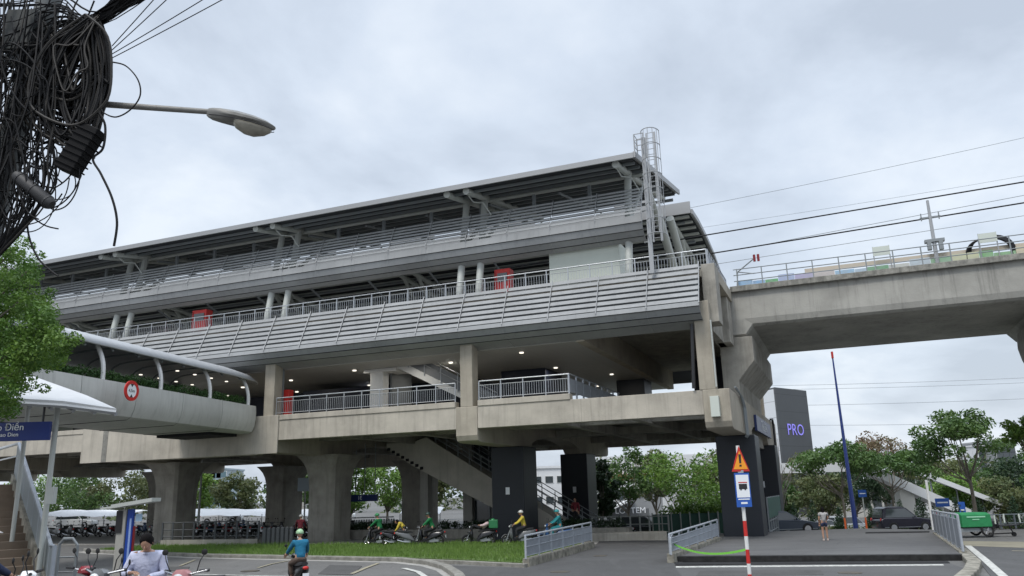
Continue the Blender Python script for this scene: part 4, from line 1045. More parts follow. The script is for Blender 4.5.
# white awnings behind the left columns
def awning(label, u0, u1, vt, y, dz=.55):
    a = Y(u0, vt, y); b = Y(u1, vt, y); t = thing('awning', label, 'awning', ((a.x+b.x)/2, y, gz((a.x+b.x)/2, y)), 0, 'white awnings behind the station')
    mb = MB(); n = 8
    rows = [[(a.x+(b.x-a.x)*i/n, y+dy, a.z+(b.z-a.z)*i/n+dzz+.06*math.sin(i*2.1)) for i in range(n+1)] for dy, dzz in ((0,-dz*.75),(1.5,-dz*.3),(4,0),(6,-.05))]
    mb.sheet(rows); obj('canvas', mb, mat('AwningCanvas',(.78,.79,.80),.7,var=.1,scale=.5), t, solid=.03)
    for i in range(0, n+1, 2):
        mb = MB(); x = a.x+(b.x-a.x)*i/n; mb.cyl((x,y+.05,-.3),(x,y+.05,a.z-dz*.8),.04,5); obj('awning_post', mb, STEELD, t)
awning('long white awning seen left of the blue kiosk', 40, 126, 511, 88, .75)
awning('white awning seen in the left gap between columns', 176, 262, 510, 88, .8)
awning('white awning left of the front flared column', 262, 350, 510, 88, .9)
awning('small white awning between the stairs and the grey pillar', 400, 440, 508, 80, .7)

# ================================================================== FAR RIGHT ROAD LAYERS
def drape(name, x0, x1, yf0, yf1, dz, m, nx=24):
    rows = []
    for j in range(7):
        f = j/6; row = []
        for i in range(nx+1):
            x = x0+(x1-x0)*i/nx; ya = yf0(x) if callable(yf0) else yf0; yb = yf1(x) if callable(yf1) else yf1; y = ya+(yb-ya)*f; row.append((x, y, gz(x,y)+dz))
        rows.append(row)
    mb = MB(); mb.sheet(rows); return tag(obj(name, mb, m, smooth=True), None, None, kind='structure')
drape('far_road', 6, 160, 47, 64, .012, mat('PaleAsphalt', (.20,.195,.185), .9, var=.2, scale=.3), 40)
drape('planting_strip', 6, 160, 64, 74, .02, mat('PlantingSoil', (.09,.085,.04), .95, c2=(.05,.085,.025), scale=.7), 40)
drape('highway', 6, 160, 74, 100, .012, ASPH, 40)

# far covered footbridge at right
fb = thing('far_footbridge', 'white far footbridge with a sloping canopy coming down at right', 'footbridge', (Y(950,500,92).x, 92, -2))
p0, p1 = Y(862,461,92), Y(972,510,92)
mb = MB(); mb.hexa([(p0.x,92,p0.z-1.1),(p1.x,92,p1.z-1.1),(p1.x,94,p1.z-1.1),(p0.x,94,p0.z-1.1),(p0.x,92,p0.z),(p1.x,92,p1.z),(p1.x,94,p1.z),(p0.x,94,p0.z)]); obj('stair_parapet', mb, PLW, fb)
q0 = Y(780,459,92); mb = MB(); mb.box(q0.x-6, p0.x, 92, 94, p0.z-1.1, p0.z-.0); obj('deck', mb, PLW, fb)
p0, p1 = Y(928,477,92), Y(1016,511,92)
mb = MB(); mb.hexa([(p0.x,91.5,p0.z-.2),(p1.x,91.5,p1.z-.2),(p1.x,94.5,p1.z+.3),(p0.x,94.5,p0.z+.3),(p0.x,91.5,p0.z+.35),(p1.x,91.5,p1.z+.35),(p1.x,94.5,p1.z+.6),(p0.x,94.5,p0.z+.6)]); obj('canopy', mb, PLW, fb)
for f in (.05,.35,.65,.95):
    x = p0.x+(p1.x-p0.x)*f; z = p0.z+(p1.z-p0.z)*f; mb = MB(); mb.cyl((x,92.5,-3),(x,92.5,z),.09,6); obj('post', mb, STEELD, fb)
for u in (905,):
    x = Y(u,500,93).x; mb = MB(); mb.box(x-.8,x+.8,92.3,93.7,-3,p0.z-1.2 if False else 2.5); obj('pier', mb, PLA, fb)

# blue mast with red tip
bm_ = thing('blue_mast', 'tall slender blue mast with red tip rising above the trees', 'mast', (Y(856,528,60).x, 60, gz(22,60)))
top = Y(832,353,60); bx = bm_.location.x
zt = Y(832,353,60).z; mb = MB(); 
dxm = Y(832,353,60).x-bx
MBm = MB(); MBm.tube([(bx,60,gz(22,60)-.2),(bx+dxm*.3,60,2.5),(bx+dxm,60,zt-.4)], [.18,.145,.055], 10); obj('pole', MBm, mat('MastBlue',(.03,.055,.22),.4), bm_, smooth=True)
MBm = MB(); MBm.cyl((bx+dxm,60,zt-.4),(bx+dxm,60,zt+.1),.09,8); obj('tip', MBm, RED, bm_)
# faint distant power lines
for i, (u0, v0, u1, v1, y, r_, lab) in enumerate([(690,206,1060,128,70,.022,'lone wire slanting up to the right high above the viaduct'),(700,226,1060,168,90,.02,'faint wire between the lone high one and the track wires'),(790,384,1060,375,230,.05,'upper faint power line beneath the viaduct'),(790,388,1060,380,240,.05,'faint power line just under the upper one beneath the viaduct'),(800,404,1060,396,230,.05,'middle faint power line beneath the viaduct'),(815,424,1060,420,230,.05,'lowest faint power line above the tree tops')]):
    d = (Y(u1,v1,y)-Y(u0,v0,y)); wire('power_line', lab, [(Y(u0,v0,y)-d*.25).to_tuple(), (Y(u1,v1,y)+d*.2).to_tuple()], r_, STEELD, 'faint power lines at right', 'wire')

# ================================================================== RAMP RAILINGS
def ramp_fence(label, A, B, zA, zB, pl=.34, n=5, wd=.3):
    """A, B ground points; zA/zB rail heights above the ground"""
    A = Vector((A[0],A[1],0)); B = Vector((B[0],B[1],0)); d = (B-A); L_ = d.length; d.normalize(); nrm = Vector((-d.y,d.x,0))
    t = thing('ramp_railing', label, 'railing', A.to_tuple(), 0, 'grey ramp railings')
    mb = MB(); h = wd/2
    mb.hexa([A-nrm*h-Vector((0,0,.1)), B-nrm*h-Vector((0,0,.1)), B+nrm*h-Vector((0,0,.1)), A+nrm*h-Vector((0,0,.1)), A-nrm*h*.85+Vector((0,0,pl)), B-nrm*h*.85+Vector((0,0,pl)), B+nrm*h*.85+Vector((0,0,pl)), A+nrm*h*.85+Vector((0,0,pl))])
    obj('plinth', mb, PLINTH, t, bevel=.02)
    P = lambda f, z: A.lerp(B, f) + Vector((0,0,z))
    hz = lambda f: zA+(zB-zA)*f
    mb = MB(); mb.tube([P(0,hz(0)), P(1,hz(1))], .04, 6); mb.tube([P(0,hz(0)-.16), P(1,hz(1)-.16)], .022, 6); mb.tube([P(0,pl+.08), P(1,pl+.08)], .022, 6)
    mb.tube([P(0,(hz(0)+pl)/2), P(1,(hz(1)+pl)/2)], .02, 6)
    obj('rail', mb, RAILP, t)
    for k in range(n+1):
        f = k/n; mb = MB(); q = P(f,0); mb.box(q.x-.035,q.x+.035,q.y-.035,q.y+.035,pl-.02,hz(f)); obj('post', mb, RAILP, t)
    mb = MB(); m_ = int(L_/.11)
    for k in range(m_):
        f = (k+.5)/m_; q = P(f, 0); mb.box(q.x-.012,q.x+.012,q.y-.012,q.y+.012,pl+.08,hz(f)-.16)
    obj('infill', mb, RAILP, t)
    mb = MB(); mb.add([P(0,pl+.1)+nrm*.02, P(1,pl+.1)+nrm*.02, P(1,hz(1)-.18)+nrm*.02, P(0,hz(0)-.18)+nrm*.02], [(0,1,2,3)]); obj('mesh_panel', mb, mat('RailMesh',(.23,.25,.28),.6), t, solid=.006)
    return t
ramp_fence('grey railing on stained concrete plinth at the right edge of the grass', G(526,566.5), G(592,547.5), 1.08, 1.15, .28, 6)
fB = ramp_fence('grey railing with stepped near end tied to the green tape', G(671,563), G(719,544), 1.0, 1.12, .32, 6)
ramp_fence('tall grey railing along the right side of the terrace', G(964,557.5), G(936,537), 1.45, 1.25, .22, 7)
mb = MB(); q = G(671,563); q2 = G(675.5,558)
mb.tube([(q.x-.02,q.y-.3,.3),(q.x-.02,q.y-.3,.85),(q2.x-.1,q2.y-.3,.95)], .035, 6); obj('end_hoop', mb, RAILP, fB)
# green tape
a = Vector((G(672,560).x, G(672,560).y-.35, .62)); b = Y(748, 549, 22.6)
pts = []
for k in range(17):
    f = k/16; p = a.lerp(b, f); p.z -= .42*4*f*(1-f)*.55; pts.append(p)
mb = MB()
for k in range(16):
    p, q_ = pts[k], pts[k+1]; mb.add([p-Vector((0,0,.03)), q_-Vector((0,0,.03)), q_+Vector((0,0,.03)), p+Vector((0,0,.03))], [(0,1,2,3)])
tag(obj('barrier_tape', mb, TAPE, solid=.004), 'bright green tape sagging between the railing and the striped pole', 'tape')
# ================================================================== BUS STOP POLE
bp = Y(750, 578, 22.6); bp.z = 0
bs = thing('bus_stop_pole', 'red and white striped pole with orange warning triangle and blue bus sign', 'sign post', (bp.x, 22.6, 0))
zs = [0, .35, .62, .98, 1.32, 1.72]; 
for i in range(5):
    mb = MB(); mb.cyl((bp.x,22.6,zs[i]-.0),(bp.x,22.6,zs[i+1]),.052,12); obj('pole_band', mb, RED if i%2==0 else WHITEP, bs, smooth=True)
mb = MB(); mb.cyl((bp.x,22.6,1.72),(bp.x,22.6,3.72),.05,12); obj('pole', mb, WHITEP, bs, smooth=True)
FB = Matrix.Translation((bp.x, 22.52, 0)) @ Matrix.Rotation(R_(6),4,'Z') @ Matrix.Rotation(R_(90),4,'X')
def plate(name, prof, z0, z1, m, par, M=FB, bev=0):
    mb = MB(M); mb.prism(prof, z0, z1, 'z'); return obj(name, mb, m, par, bevel=bev)
ht, hb, hw_ = 3.70, 3.02, .25
wsn = plate('warning_sign', [(-hw_,hb),(hw_,hb),(0,ht)], 0, .02, RED, bs)
plate('sign_face', [(-hw_*.8,hb+.06),(hw_*.8,hb+.06),(0,ht-.13)], .021, .026, ORSIGN, wsn)
plate('exclamation_mark', [(-.028,3.24),(.028,3.24),(.035,3.48),(-.035,3.48)], .027, .031, BPL, wsn); plate('exclamation_mark', [(-.03,3.15),(.03,3.15),(.03,3.2),(-.03,3.2)], .027, .031, BPL, wsn)
bsn = plate('bus_sign', [(-.2,2.08),(.22,2.08),(.22,2.98),(-.2,2.98)], 0, .02, BLUE, bs)
plate('sign_face', [(-.17,2.33),(.19,2.33),(.19,2.93),(-.17,2.93)], .021, .024, WHITE, bsn)
plate('bus_pictogram', [(-.10,2.55),(.13,2.55),(.13,2.69),(-.10,2.69)], .025, .028, BPL, bsn); plate('bus_pictogram', [(-.11,2.715),(.14,2.715),(.14,2.74),(-.11,2.74)], .025, .028, RED, bsn)
plate('bus_pictogram', [(-.07,2.52),(-.03,2.52),(-.03,2.56),(-.07,2.56)], .025, .028, BPL, bsn); plate('bus_pictogram', [(.05,2.52),(.09,2.52),(.09,2.56),(.05,2.56)], .025, .028, BPL, bsn)
plate('text_line', [(-.15,2.27),(.17,2.27),(.17,2.30),(-.15,2.30)], .021, .025, WHITE, bsn); plate('text_line', [(-.08,2.16),(.10,2.16),(.10,2.21),(-.08,2.21)], .021, .025, WHITE, bsn)
mb = MB(); mb.box(bp.x-.07,bp.x+.07,22.5,22.58,2.98,3.05); obj('clamp', mb, DIV, bs)

# ================================================================== ENTRANCE STAIRS AND SHELTER (left)
NB = Y(56, 560, 18); NB.z = .65
dS = Vector((-.67,.742,0)); wS = Vector((-.742,-.67,0))
stt = thing('entrance_stairs', 'grey railed entrance stairs climbing away at the left edge', 'stairs', NB.to_tuple())
mb = MB(); nst = 15; run, rise = .31, .168
for k in range(nst):
    a = NB + dS*(run*k+.25); b = NB + dS*(run*nst+.25); z0 = .0; z1 = .65+rise*(k+1)
    p = [a+wS*.1, a+wS*3.2, a+wS*3.2+dS*(run+.01), a+wS*.1+dS*(run+.01)]
    mb.hexa([Vector((q.x,q.y,z0)) for q in p] + [Vector((q.x,q.y,z1)) for q in p])
obj('steps', mb, mat('BrownStepTile',(.20,.155,.115),.7,var=.25,scale=2), stt)
top = NB + dS*(run*nst+.25); zt_ = .65+rise*nst
mb = MB(); p = [top+wS*-.2, top+wS*6.2, top+wS*6.2+dS*3, top+wS*-.2+dS*3]; mb.hexa([Vector((q.x,q.y,zt_-.3)) for q in p]+[Vector((q.x,q.y,zt_)) for q in p]); obj('landing', mb, CON, stt)
mb = MB()
prof = [(0,0),(0,.3),(.25,.45),(run*nst+.25,zt_-.65+.28),(run*nst+.25,zt_-.65-.5),(1.6,0)]
a = [NB+dS*x+Vector((0,0,z)) for x,z in prof]; b = [q+wS*.14 for q in a]
mb.loft([[tuple(q) for q in a],[tuple(q) for q in b]]); obj('stringer', mb, PLINTH, stt)
def railz(x): return 1.12 + max(0, (x-.35))*rise/run
mb = MB()
L_ = run*nst+.25
P = lambda x, z: NB + dS*x + wS*.05 + Vector((0,0,z))
mb.tube([P(0,.1),P(0,1.12),P(.35,1.12),P(L_,railz(L_)),P(L_+3,railz(L_))], .045, 6)
mb.tube([P(0,.75),P(.35,.8),P(L_,railz(L_)-.33),P(L_+3,railz(L_)-.33)], .025, 5); mb.tube([P(0,.42),P(.4,.42),P(L_,railz(L_)-.75)], .025, 5)
for k in range(8):
    x = .35+k*(L_-.35)/7; mb.tube([P(x,railz(x)-1.0),P(x,railz(x))], .032, 5)
obj('railing', mb, RAILP, stt)
mb = MB(); n_ = 46
for k in range(n_):
    x = .1+(L_-.15)*k/n_; mb.tube([P(x,railz(x)-.95),P(x,railz(x)-.04)], .014, 4, cap=False)
obj('infill', mb, RAILP, stt)
mb = MB(); mb.add([P(0.03,.3)+wS*.02,P(.35,.3)+wS*.02,P(L_,railz(L_)-.85)+wS*.02,P(L_,railz(L_)-.05)+wS*.02,P(.35,1.06)+wS*.02,P(.03,1.06)+wS*.02], [(0,1,2,3,4,5)]); obj('mesh_panel', mb, mat('StairMesh',(.25,.28,.29),.6), stt, solid=.006)
sh = thing('entrance_shelter', 'white tilted canopy on two thin posts with a blue name board hanging below', 'shelter', (Y(58,405,18.3).x, 18.3, .65))
posts = [(Y(58,405,18.3), .06), (Y(28,410,19.3), .05)]
for p, rr_ in posts:
    mb = MB(); mb.cyl((p.x,p.y,.0),(p.x,p.y,p.z+.05),rr_,10); obj('post', mb, STEEL, sh, smooth=True)
mb = MB()
def sheetpts(L, dz): return [Vector(q)+Vector((0,0,dz)) for q in L]
A1,B1,C1,D1 = Y(-60,398,17.2), Y(63,405,17.8), Y(116,412.5,18.2), Y(86,399,18.9)
E1 = Y(9,371,20.9); F1 = Y(-60,369,20.9)
vs = [A1,B1,C1,D1,E1,F1]
mb.loft([[tuple(v) for v in vs],[tuple(v+Vector((0,0,.09))) for v in vs]]); obj('canopy', mb, mat('CanopyGrey',(.50,.51,.52),.55,var=.15,scale=1.5), sh)
mb = MB()
for k in range(9):
    f = k/8; p = A1.lerp(C1,f)-Vector((0,0,.04)); q = F1.lerp(D1,f)-Vector((0,0,.04)); mb.tube([p, q-Vector((0,0,.02))], .05, 4)
mb.tube([A1-Vector((0,0,.02)),B1-Vector((0,0,.02)),C1-Vector((0,0,.0))], .05, 5)
obj('canopy_rib', mb, DIV, sh)
bd0, bd1 = Y(-62,421,17.9), Y(51.5,421.5,17.9)
bz1 = bd1.z; bz0 = Y(51,440,17.9).z
mb = MB(); mb.box(bd0.x, bd1.x, 17.86, 17.94, bz0, bz1); nbd = obj('name_board', mb, mat('NameBoardBlue',(.012,.03,.17),.4), sh)
text_mesh('lettering', 'Thảo Điền', .21, face_frame((Y(24,428,17.85).x, 17.85, Y(24,427.2,17.85).z), (1,0,0)), WHITE, nbd, 'RIGHT')
text_mesh('lettering', 'Thao Dien', .125, face_frame((Y(18.5,434,17.85).x, 17.85, Y(18,434.6,17.85).z), (1,0,0)), WHITE, nbd, 'RIGHT')
mb = MB()
for u in (-40, 43): p = Y(u,421,17.9); mb.cyl((p.x,17.9,bz1-.05),(p.x,17.9,bz1+.45),.025,6)
obj('hanger_rod', mb, BPL, sh)
mb = MB(); p = Y(50,490,18.1); mb.box(p.x-.02,p.x+.14,18.0,18.15,Y(50,504,18.1).z,Y(50,487,18.1).z); obj('control_box', mb, STEEL, sh)

# ================================================================== KIOSK
kp_ = Y(127,560,27.5)
ki = thing('info_kiosk', 'blue and grey information pillar with a small tilted roof', 'kiosk', (kp_.x, 27.5, 0))
x0 = Y(118,540,27.5).x; x1 = Y(126.5,540,27.5).x; x2 = Y(134,530,27.5).x; zr = Y(130,509,27.5).z
mb = MB(); mb.box(x0,x1,27.3,27.9,-.1,zr); obj('grey_pillar', mb, CONG, ki, bevel=.02)
mb = MB(); mb.box(x0-.02,x1-.1,27.27,27.299,zr-.75,zr-.05); obj('dark_panel', mb, BPL, ki)
mb = MB(); mb.box(x1+.02,x2,27.35,27.5,.0,zr); obj('blue_panel', mb, KIOSKB, ki, bevel=.02)
mb = MB(); mb.box(x1+.13,x1+.19,27.32,27.349,.2,zr-.3); obj('white_stripe', mb, mat('KioskStripe',(.25,.35,.6),.4), ki)
mb = MB(); mb.box(x2+.005,x2+.05,27.4,27.5,.3,zr-.55); obj('red_edge', mb, REDD, ki)
a, b = Y(112,508.5,27.2), Y(153,501.5,27.2)
mb = MB(); mb.hexa([(a.x,27.1,a.z),(b.x,27.1,b.z),(b.x,27.8,b.z),(a.x,27.8,a.z),(a.x,27.1,a.z+.12),(b.x,27.1,b.z+.12),(b.x,27.8,b.z+.12),(a.x,27.8,a.z+.12)]); obj('roof', mb, STEEL, ki)
mb = MB(); c_ = Y(102,509,27.4); mb.hexa([(c_.x,27.3,c_.z),(a.x,27.1,a.z),(a.x,27.9,a.z),(c_.x,27.6,c_.z),(c_.x,27.3,c_.z+.04),(a.x,27.1,a.z+.07),(a.x,27.9,a.z+.07),(c_.x,27.6,c_.z+.04)]); obj('roof_tip', mb, STEEL, ki)
mb = MB(); p = Y(139,517.5,27.4); mb.box(p.x-.1,p.x+.1,27.38,27.42,p.z-.12,p.z+.12); obj('small_sign', mb, mat('PaleBlueSign',(.35,.5,.65),.5), ki)
# metal hoop barrier near the stairs
mb = MB(); a = Y(60,539,24); b = Y(78,540,24); zh = a.z
mb.tube([(a.x,24,.0),(a.x,24,zh-.15),(a.x+.12,24,zh),(b.x-.15,24,zh),(b.x,24,zh-.18),(b.x,24,.0)], .045, 7)
mb.tube([(a.x,24,zh-.5),(b.x,24,zh-.5)], .025, 5)
tag(obj('hoop_barrier', mb, STEELD), 'low metal hoop barrier right of the stair foot', 'barrier')

# ================================================================== LOW WALL, RAILINGS, BOLLARDS, FENCES UNDER THE STATION
lw0, lw1 = G(160,547.5), G(257,546.5); 
t = thing('parking_railing', 'steel railing on a low wall between the left concrete columns', 'railing', lw0.to_tuple())
d = (lw1-lw0); L_ = d.length; d.normalize(); nn = Vector((-d.y,d.x,0))
mb = MB(); mb.add([], []); mb.hexa([lw0, lw1, lw1+nn*.25, lw0+nn*.25, lw0+Vector((0,0,.42)), lw1+Vector((0,0,.42)), lw1+nn*.25+Vector((0,0,.42)), lw0+nn*.25+Vector((0,0,.42))]); obj('low_wall', mb, CONW, t)
mb = MB()
for z in (.6,1.0,1.42): mb.tube([lw0+nn*.1+Vector((0,0,z)), lw1+nn*.1+Vector((0,0,z))], .03, 5)
for k in range(10): q = lw0.lerp(lw1,k/9)+nn*.1; mb.box(q.x-.05,q.x+.05,q.y-.05,q.y+.05,.4,1.45)
obj('rail', mb, mat('DarkRail',(.06,.065,.07),.6), t)
b0, b1 = G(264,546.8), G(291,546.2)
for k in range(7):
    q = b0.lerp(b1, k/6); mb = MB(); mb.tube([(q.x,q.y,-.05),(q.x,q.y,1.02),(q.x,q.y,1.08)], [.13,.13,.06], 10)
    tag(obj('bollard', mb, mat('BollardSteel',(.09,.095,.10),.5,.3) if k == 0 else bpy.data.materials['BollardSteel']), 'dark steel bollard in the row left of the front flared column', 'bollard', 'row of dark steel bollards')
mb = MB(ST); mb.box(-32.4,-12.0,46.5,47.3,-.1,.55); tag(obj('planter_wall', mb, CONW, bevel=.02), 'long low concrete planter behind the parked scooters', 'planter')
t = thing('picket_fence', 'white vertical picket fence behind the front flared column', 'fence', Y(350,535,66).to_tuple())
a, b = Y(312,521,74), Y(394,518.5,74)
mb = MB(); n_ = 34
for k in range(n_): x = a.x+(b.x-a.x)*k/(n_-1); z = a.z+(b.z-a.z)*k/(n_-1); mb.box(x-.08,x+.08,73.95,74.05,-.3,z)
obj('picket', mb, mat('PicketWhite',(.40,.42,.42),.7), t)
mb = MB(); mb.box(a.x,b.x,74.06,74.12,.8,.92); mb.box(a.x,b.x,74.06,74.12,.1,.2); obj('fence_rail', mb, WHITEP, t)
# green mesh fence
t = thing('mesh_fence', 'dark green mesh fence under the right station bay', 'fence', Y(680,537,60).to_tuple())
a, b = Y(652,514.5,60), Y(727,514,60); GM = mat('GreenMesh',(.045,.12,.09),.7,var=.2,scale=3)
mb = MB(); mb.box(a.x,b.x,60,60.02,-1.2,a.z); obj('mesh', mb, GM, t)
for k in range(9): x = a.x+(b.x-a.x)*k/8; mb = MB(); mb.cyl((x,59.95,-1.3),(x,59.95,a.z+.1),.05,6); obj('fence_post', mb, STEEL, t)
t = thing('pipe_fence', 'open pipe rail fence in front of the parked suv', 'fence', Y(630,537,56).to_tuple())
a, b = Y(592,517,56), Y(668,516,56); mb = MB()
for q in (0,.5,1.0): mb.cyl((a.x,56,a.z-q),(b.x,56,b.z-q),.035,5)
obj('rail', mb, STEEL, t); mb = MB()
for k in range(9): x = a.x+(b.x-a.x)*k/8; mb.box(x-.05,x+.05,55.95,56.05,-.9,a.z)
obj('fence_post', mb, STEEL, t)
a, b = G(590,541), G(672,541)
mb = MB(); mb.box(a.x,b.x,a.y-.6,a.y+.2,-.1,.42); tag(obj('low_wall', mb, CONW, bevel=.03), 'low concrete wall closing the back of the driveway', 'wall')
t = thing('column_guard', 'mesh guard fence between the two right navy columns', 'fence', W(-4.4,55.6,0).to_tuple(), STROT)
mb = MB(ST)
for z in (.2,.75,1.3,2.0): mb.cyl((-4.4,47.5,z),(-4.4,56.0,z),.035,5)
for k in range(7): mb.box(-4.44,-4.36,47.5+k*1.4,47.58+k*1.4,-.6,2.05)
obj('rail', mb, STEELD, t); mb = MB(ST); mb.box(-4.36,-4.35,47.6,55.9,.9,2.0); obj('mesh', mb, GM, t)

# ================================================================== SCOOTERS
def make_scooter(body_m, name='scooter', box=None):
    t = thing(name, '', 'scooter', (0,0,0))
    for x in (.64, -.60):
        mb = MB(); mb.torus((x,0,.27), .225, .048, 'y', 20, 7); wh = obj('wheel', mb, RUB, t, smooth=True)
        mb = MB(); mb.torus((x,0,.27), .175, .016, 'y', 16, 5); mb.cyl((x,-.05,.27),(x,.05,.27),.05,8)
        for k in range(5): a = k*2*math.pi/5; mb.cyl((x,0,.27),(x+.17*math.cos(a),0,.27+.17*math.sin(a)),.014,4)
        obj('rim', mb, CHR, wh)
    def sect(x, w, z0, z1, k=.5): return [(x,-w*.5,z0+.02),(x,-w,z0+(z1-z0)*.3),(x,-w,z0+(z1-z0)*.7),(x,-w*k,z1),(x,w*k,z1),(x,w,z0+(z1-z0)*.7),(x,w,z0+(z1-z0)*.3),(x,w*.5,z0+.02)]
    mb = MB(); mb.loft([sect(.12,.10,.24,.34), sect(0,.13,.24,.52), sect(-.2,.16,.28,.70), sect(-.5,.17,.40,.74), sect(-.82,.12,.58,.76), sect(-.93,.04,.66,.74)]); b = obj('body', mb, body_m, t, smooth=True)
    mb = MB(); mb.loft([sect(.48,.05,.42,.60), sect(.46,.15,.38,.80), sect(.40,.20,.30,.88), sect(.34,.19,.26,.84), sect(.30,.15,.24,.6)]); obj('leg_shield', mb, body_m, t, smooth=True)
    mb = MB(); mb.loft([[(.36,-.14,.22),(.36,.14,.22),(.36,.14,.28),(.36,-.14,.28)],[(-.08,-.15,.24),(-.08,.15,.24),(-.08,.15,.32),(-.08,-.15,.32)]]); obj('footboard', mb, BPL, t)
    mb = MB(); mb.loft([sect(.02,.10,.66,.74,.7), sect(-.15,.14,.68,.80,.7), sect(-.5,.14,.70,.84,.7), sect(-.78,.10,.74,.86,.6)]); obj('seat', mb, BPL, t, smooth=True)
    mb = MB(); mb.cyl((.64,-.08,.27),(.45,-.06,.75),.025,6); mb.cyl((.64,.08,.27),(.45,.06,.75),.025,6); mb.cyl((.47,0,.6),(.38,0,.98),.035,6); obj('fork', mb, STEELD, t)
    mb = MB(); mb.loft([sect(.47,.05,.84,.96), sect(.42,.12,.86,1.04), sect(.32,.12,.90,1.04), sect(.26,.05,.92,1.0)]); hc_ = obj('handlebar_cowl', mb, body_m, t, smooth=True)
    mb = MB(); mb.tube([(.28,-.34,1.02),(.36,-.14,.98),(.36,.14,.98),(.28,.34,1.02)], .016, 6); obj('handlebar', mb, CHR, t)
    for s in (-1,1):
        mb = MB(); mb.cyl((.30,s*.22,1.01),(.27,s*.36,1.02),.022,7); obj('grip', mb, BPL, t)
        mb = MB(); mb.tube([(.33,s*.2,1.0),(.36,s*.26,1.16),(.33,s*.30,1.24)], .008, 5); mi_ = obj('mirror', mb, BPL, t)
        mb = MB(); mb.ell((.33,s*.30,1.27), .014,.05,.042, 10, 6); obj('mirror_head', mb, RUB, mi_, smooth=True)
    mb = MB(); mb.ell((.47,0,.93), .04,.08,.06, 10, 6); obj('headlight', mb, mat('HeadlightGlass',(.6,.62,.62),.1) if 'HeadlightGlass' not in bpy.data.materials else bpy.data.materials['HeadlightGlass'], t, smooth=True)
    mb = MB(); mb.loft([[(.64+.27*math.cos(a), s*.05, .27+.27*math.sin(a)) for s in (-1,-1,1,1)] if False else [(.64+r_*math.cos(a), y_, .27+r_*math.sin(a)) for (r_,y_) in ((.28,-.06),(.30,-.04),(.30,.04),(.28,.06))] for a in [R_(q) for q in (20,50,80,110,140,165)]]); obj('front_fender', mb, body_m, t, smooth=True)
    mb = MB(); mb.ell((-.93,0,.70), .04,.09,.05, 10, 6); obj('tail_light', mb, RED, t, smooth=True)
    mb = MB(); mb.box(-.99,-.98,-.09,.09,.42,.56); obj('number_plate', mb, WHITE, t)
    mb = MB(); mb.loft([[(-.80,-.05,.52),(-.80,.05,.52),(-.78,.05,.60),(-.78,-.05,.60)],[(-.98,-.07,.36),(-.98,.07,.36),(-.96,.07,.40),(-.96,-.07,.40)]]); obj('rear_fender', mb, BPL, t)
    mb = MB(); mb.tube([(-.1,-.12,.22),(-.45,-.14,.24),(-.8,-.15,.34)], [.03,.045,.055], 8); obj('exhaust', mb, CHR, t, smooth=True)
    mb = MB(); mb.box(-.42,.02,-.1,.1,.2,.42); mb.box(-.6,-.35,.06,.12,.22,.34); obj('engine', mb, STEELD, t)
    if box:
        mb = MB(); mb.box(-1.02,-.55,-.22,.22,.86,1.28); obj('delivery_box', mb, box, t, bevel=.03)
    return t
PM = {k: mat('Scooter'+k, c, .25, spec=.6) for k, c in dict(Black=(.012,.012,.014), White=(.75,.76,.76), Red=(.20,.012,.02), Blue=(.03,.08,.2), Grey=(.12,.125,.13), Pink=(.45,.20,.20)).items()}
TEALB = mat('TealFabric', (.03,.20,.25), .8)
protos = {}
def scooter(kind, x, y, z, ang, label, group=None, box=None):
    key = (kind, bool(box))
    if key not in protos:
        t = make_scooter(PM[kind], box=box); protos[key] = t
    else: t = copy_tree(protos[key])
    if 'group' in t: del t['group']
    return place(t, (x, y, z), R_(ang), label, group)
g = lambda u, v: G(u, v, 0.0)
PG = 'scooters parked along the planter under the station'
GREENB = mat('GreenDeliveryBox', (.02,.16,.06), .5)
def sct(u, v, kind, ang, label, group=PG, box=None): p = g(u, v); return scooter(kind, p.x, p.y, 0, ang, label, group, box), p
# ================================================================== PEOPLE
def skin_mesh(verts, edges, radii, root, levels=1):
    me = bpy.data.meshes.new('tmp'); me.from_pydata([tuple(v) for v in verts], edges, []); o = bpy.data.objects.new('tmp', me); col.objects.link(o)
    md = o.modifiers.new('S', 'SKIN'); md.use_smooth_shade = True
    for i, r in enumerate(radii):
        me.skin_vertices[0].data[i].radius = (r, r) if not isinstance(r, tuple) else r
        me.skin_vertices[0].data[i].use_root = (i == root)
    md2 = o.modifiers.new('U', 'SUBSURF'); md2.levels = levels; md2.render_levels = levels
    dg = bpy.context.evaluated_depsgraph_get(); m2 = bpy.data.meshes.new_from_object(o.evaluated_get(dg)); bpy.data.objects.remove(o)
    m2.materials.clear(); return m2
def join_into(me, mb):
    bm = bmesh.new(); bm.from_mesh(me); off = [bm.verts.new(v) for v in mb.v]
    for f in mb.f:
        try: bm.faces.new([off[i] for i in f]).smooth = True
        except Exception: pass
    bm.to_mesh(me); bm.free()
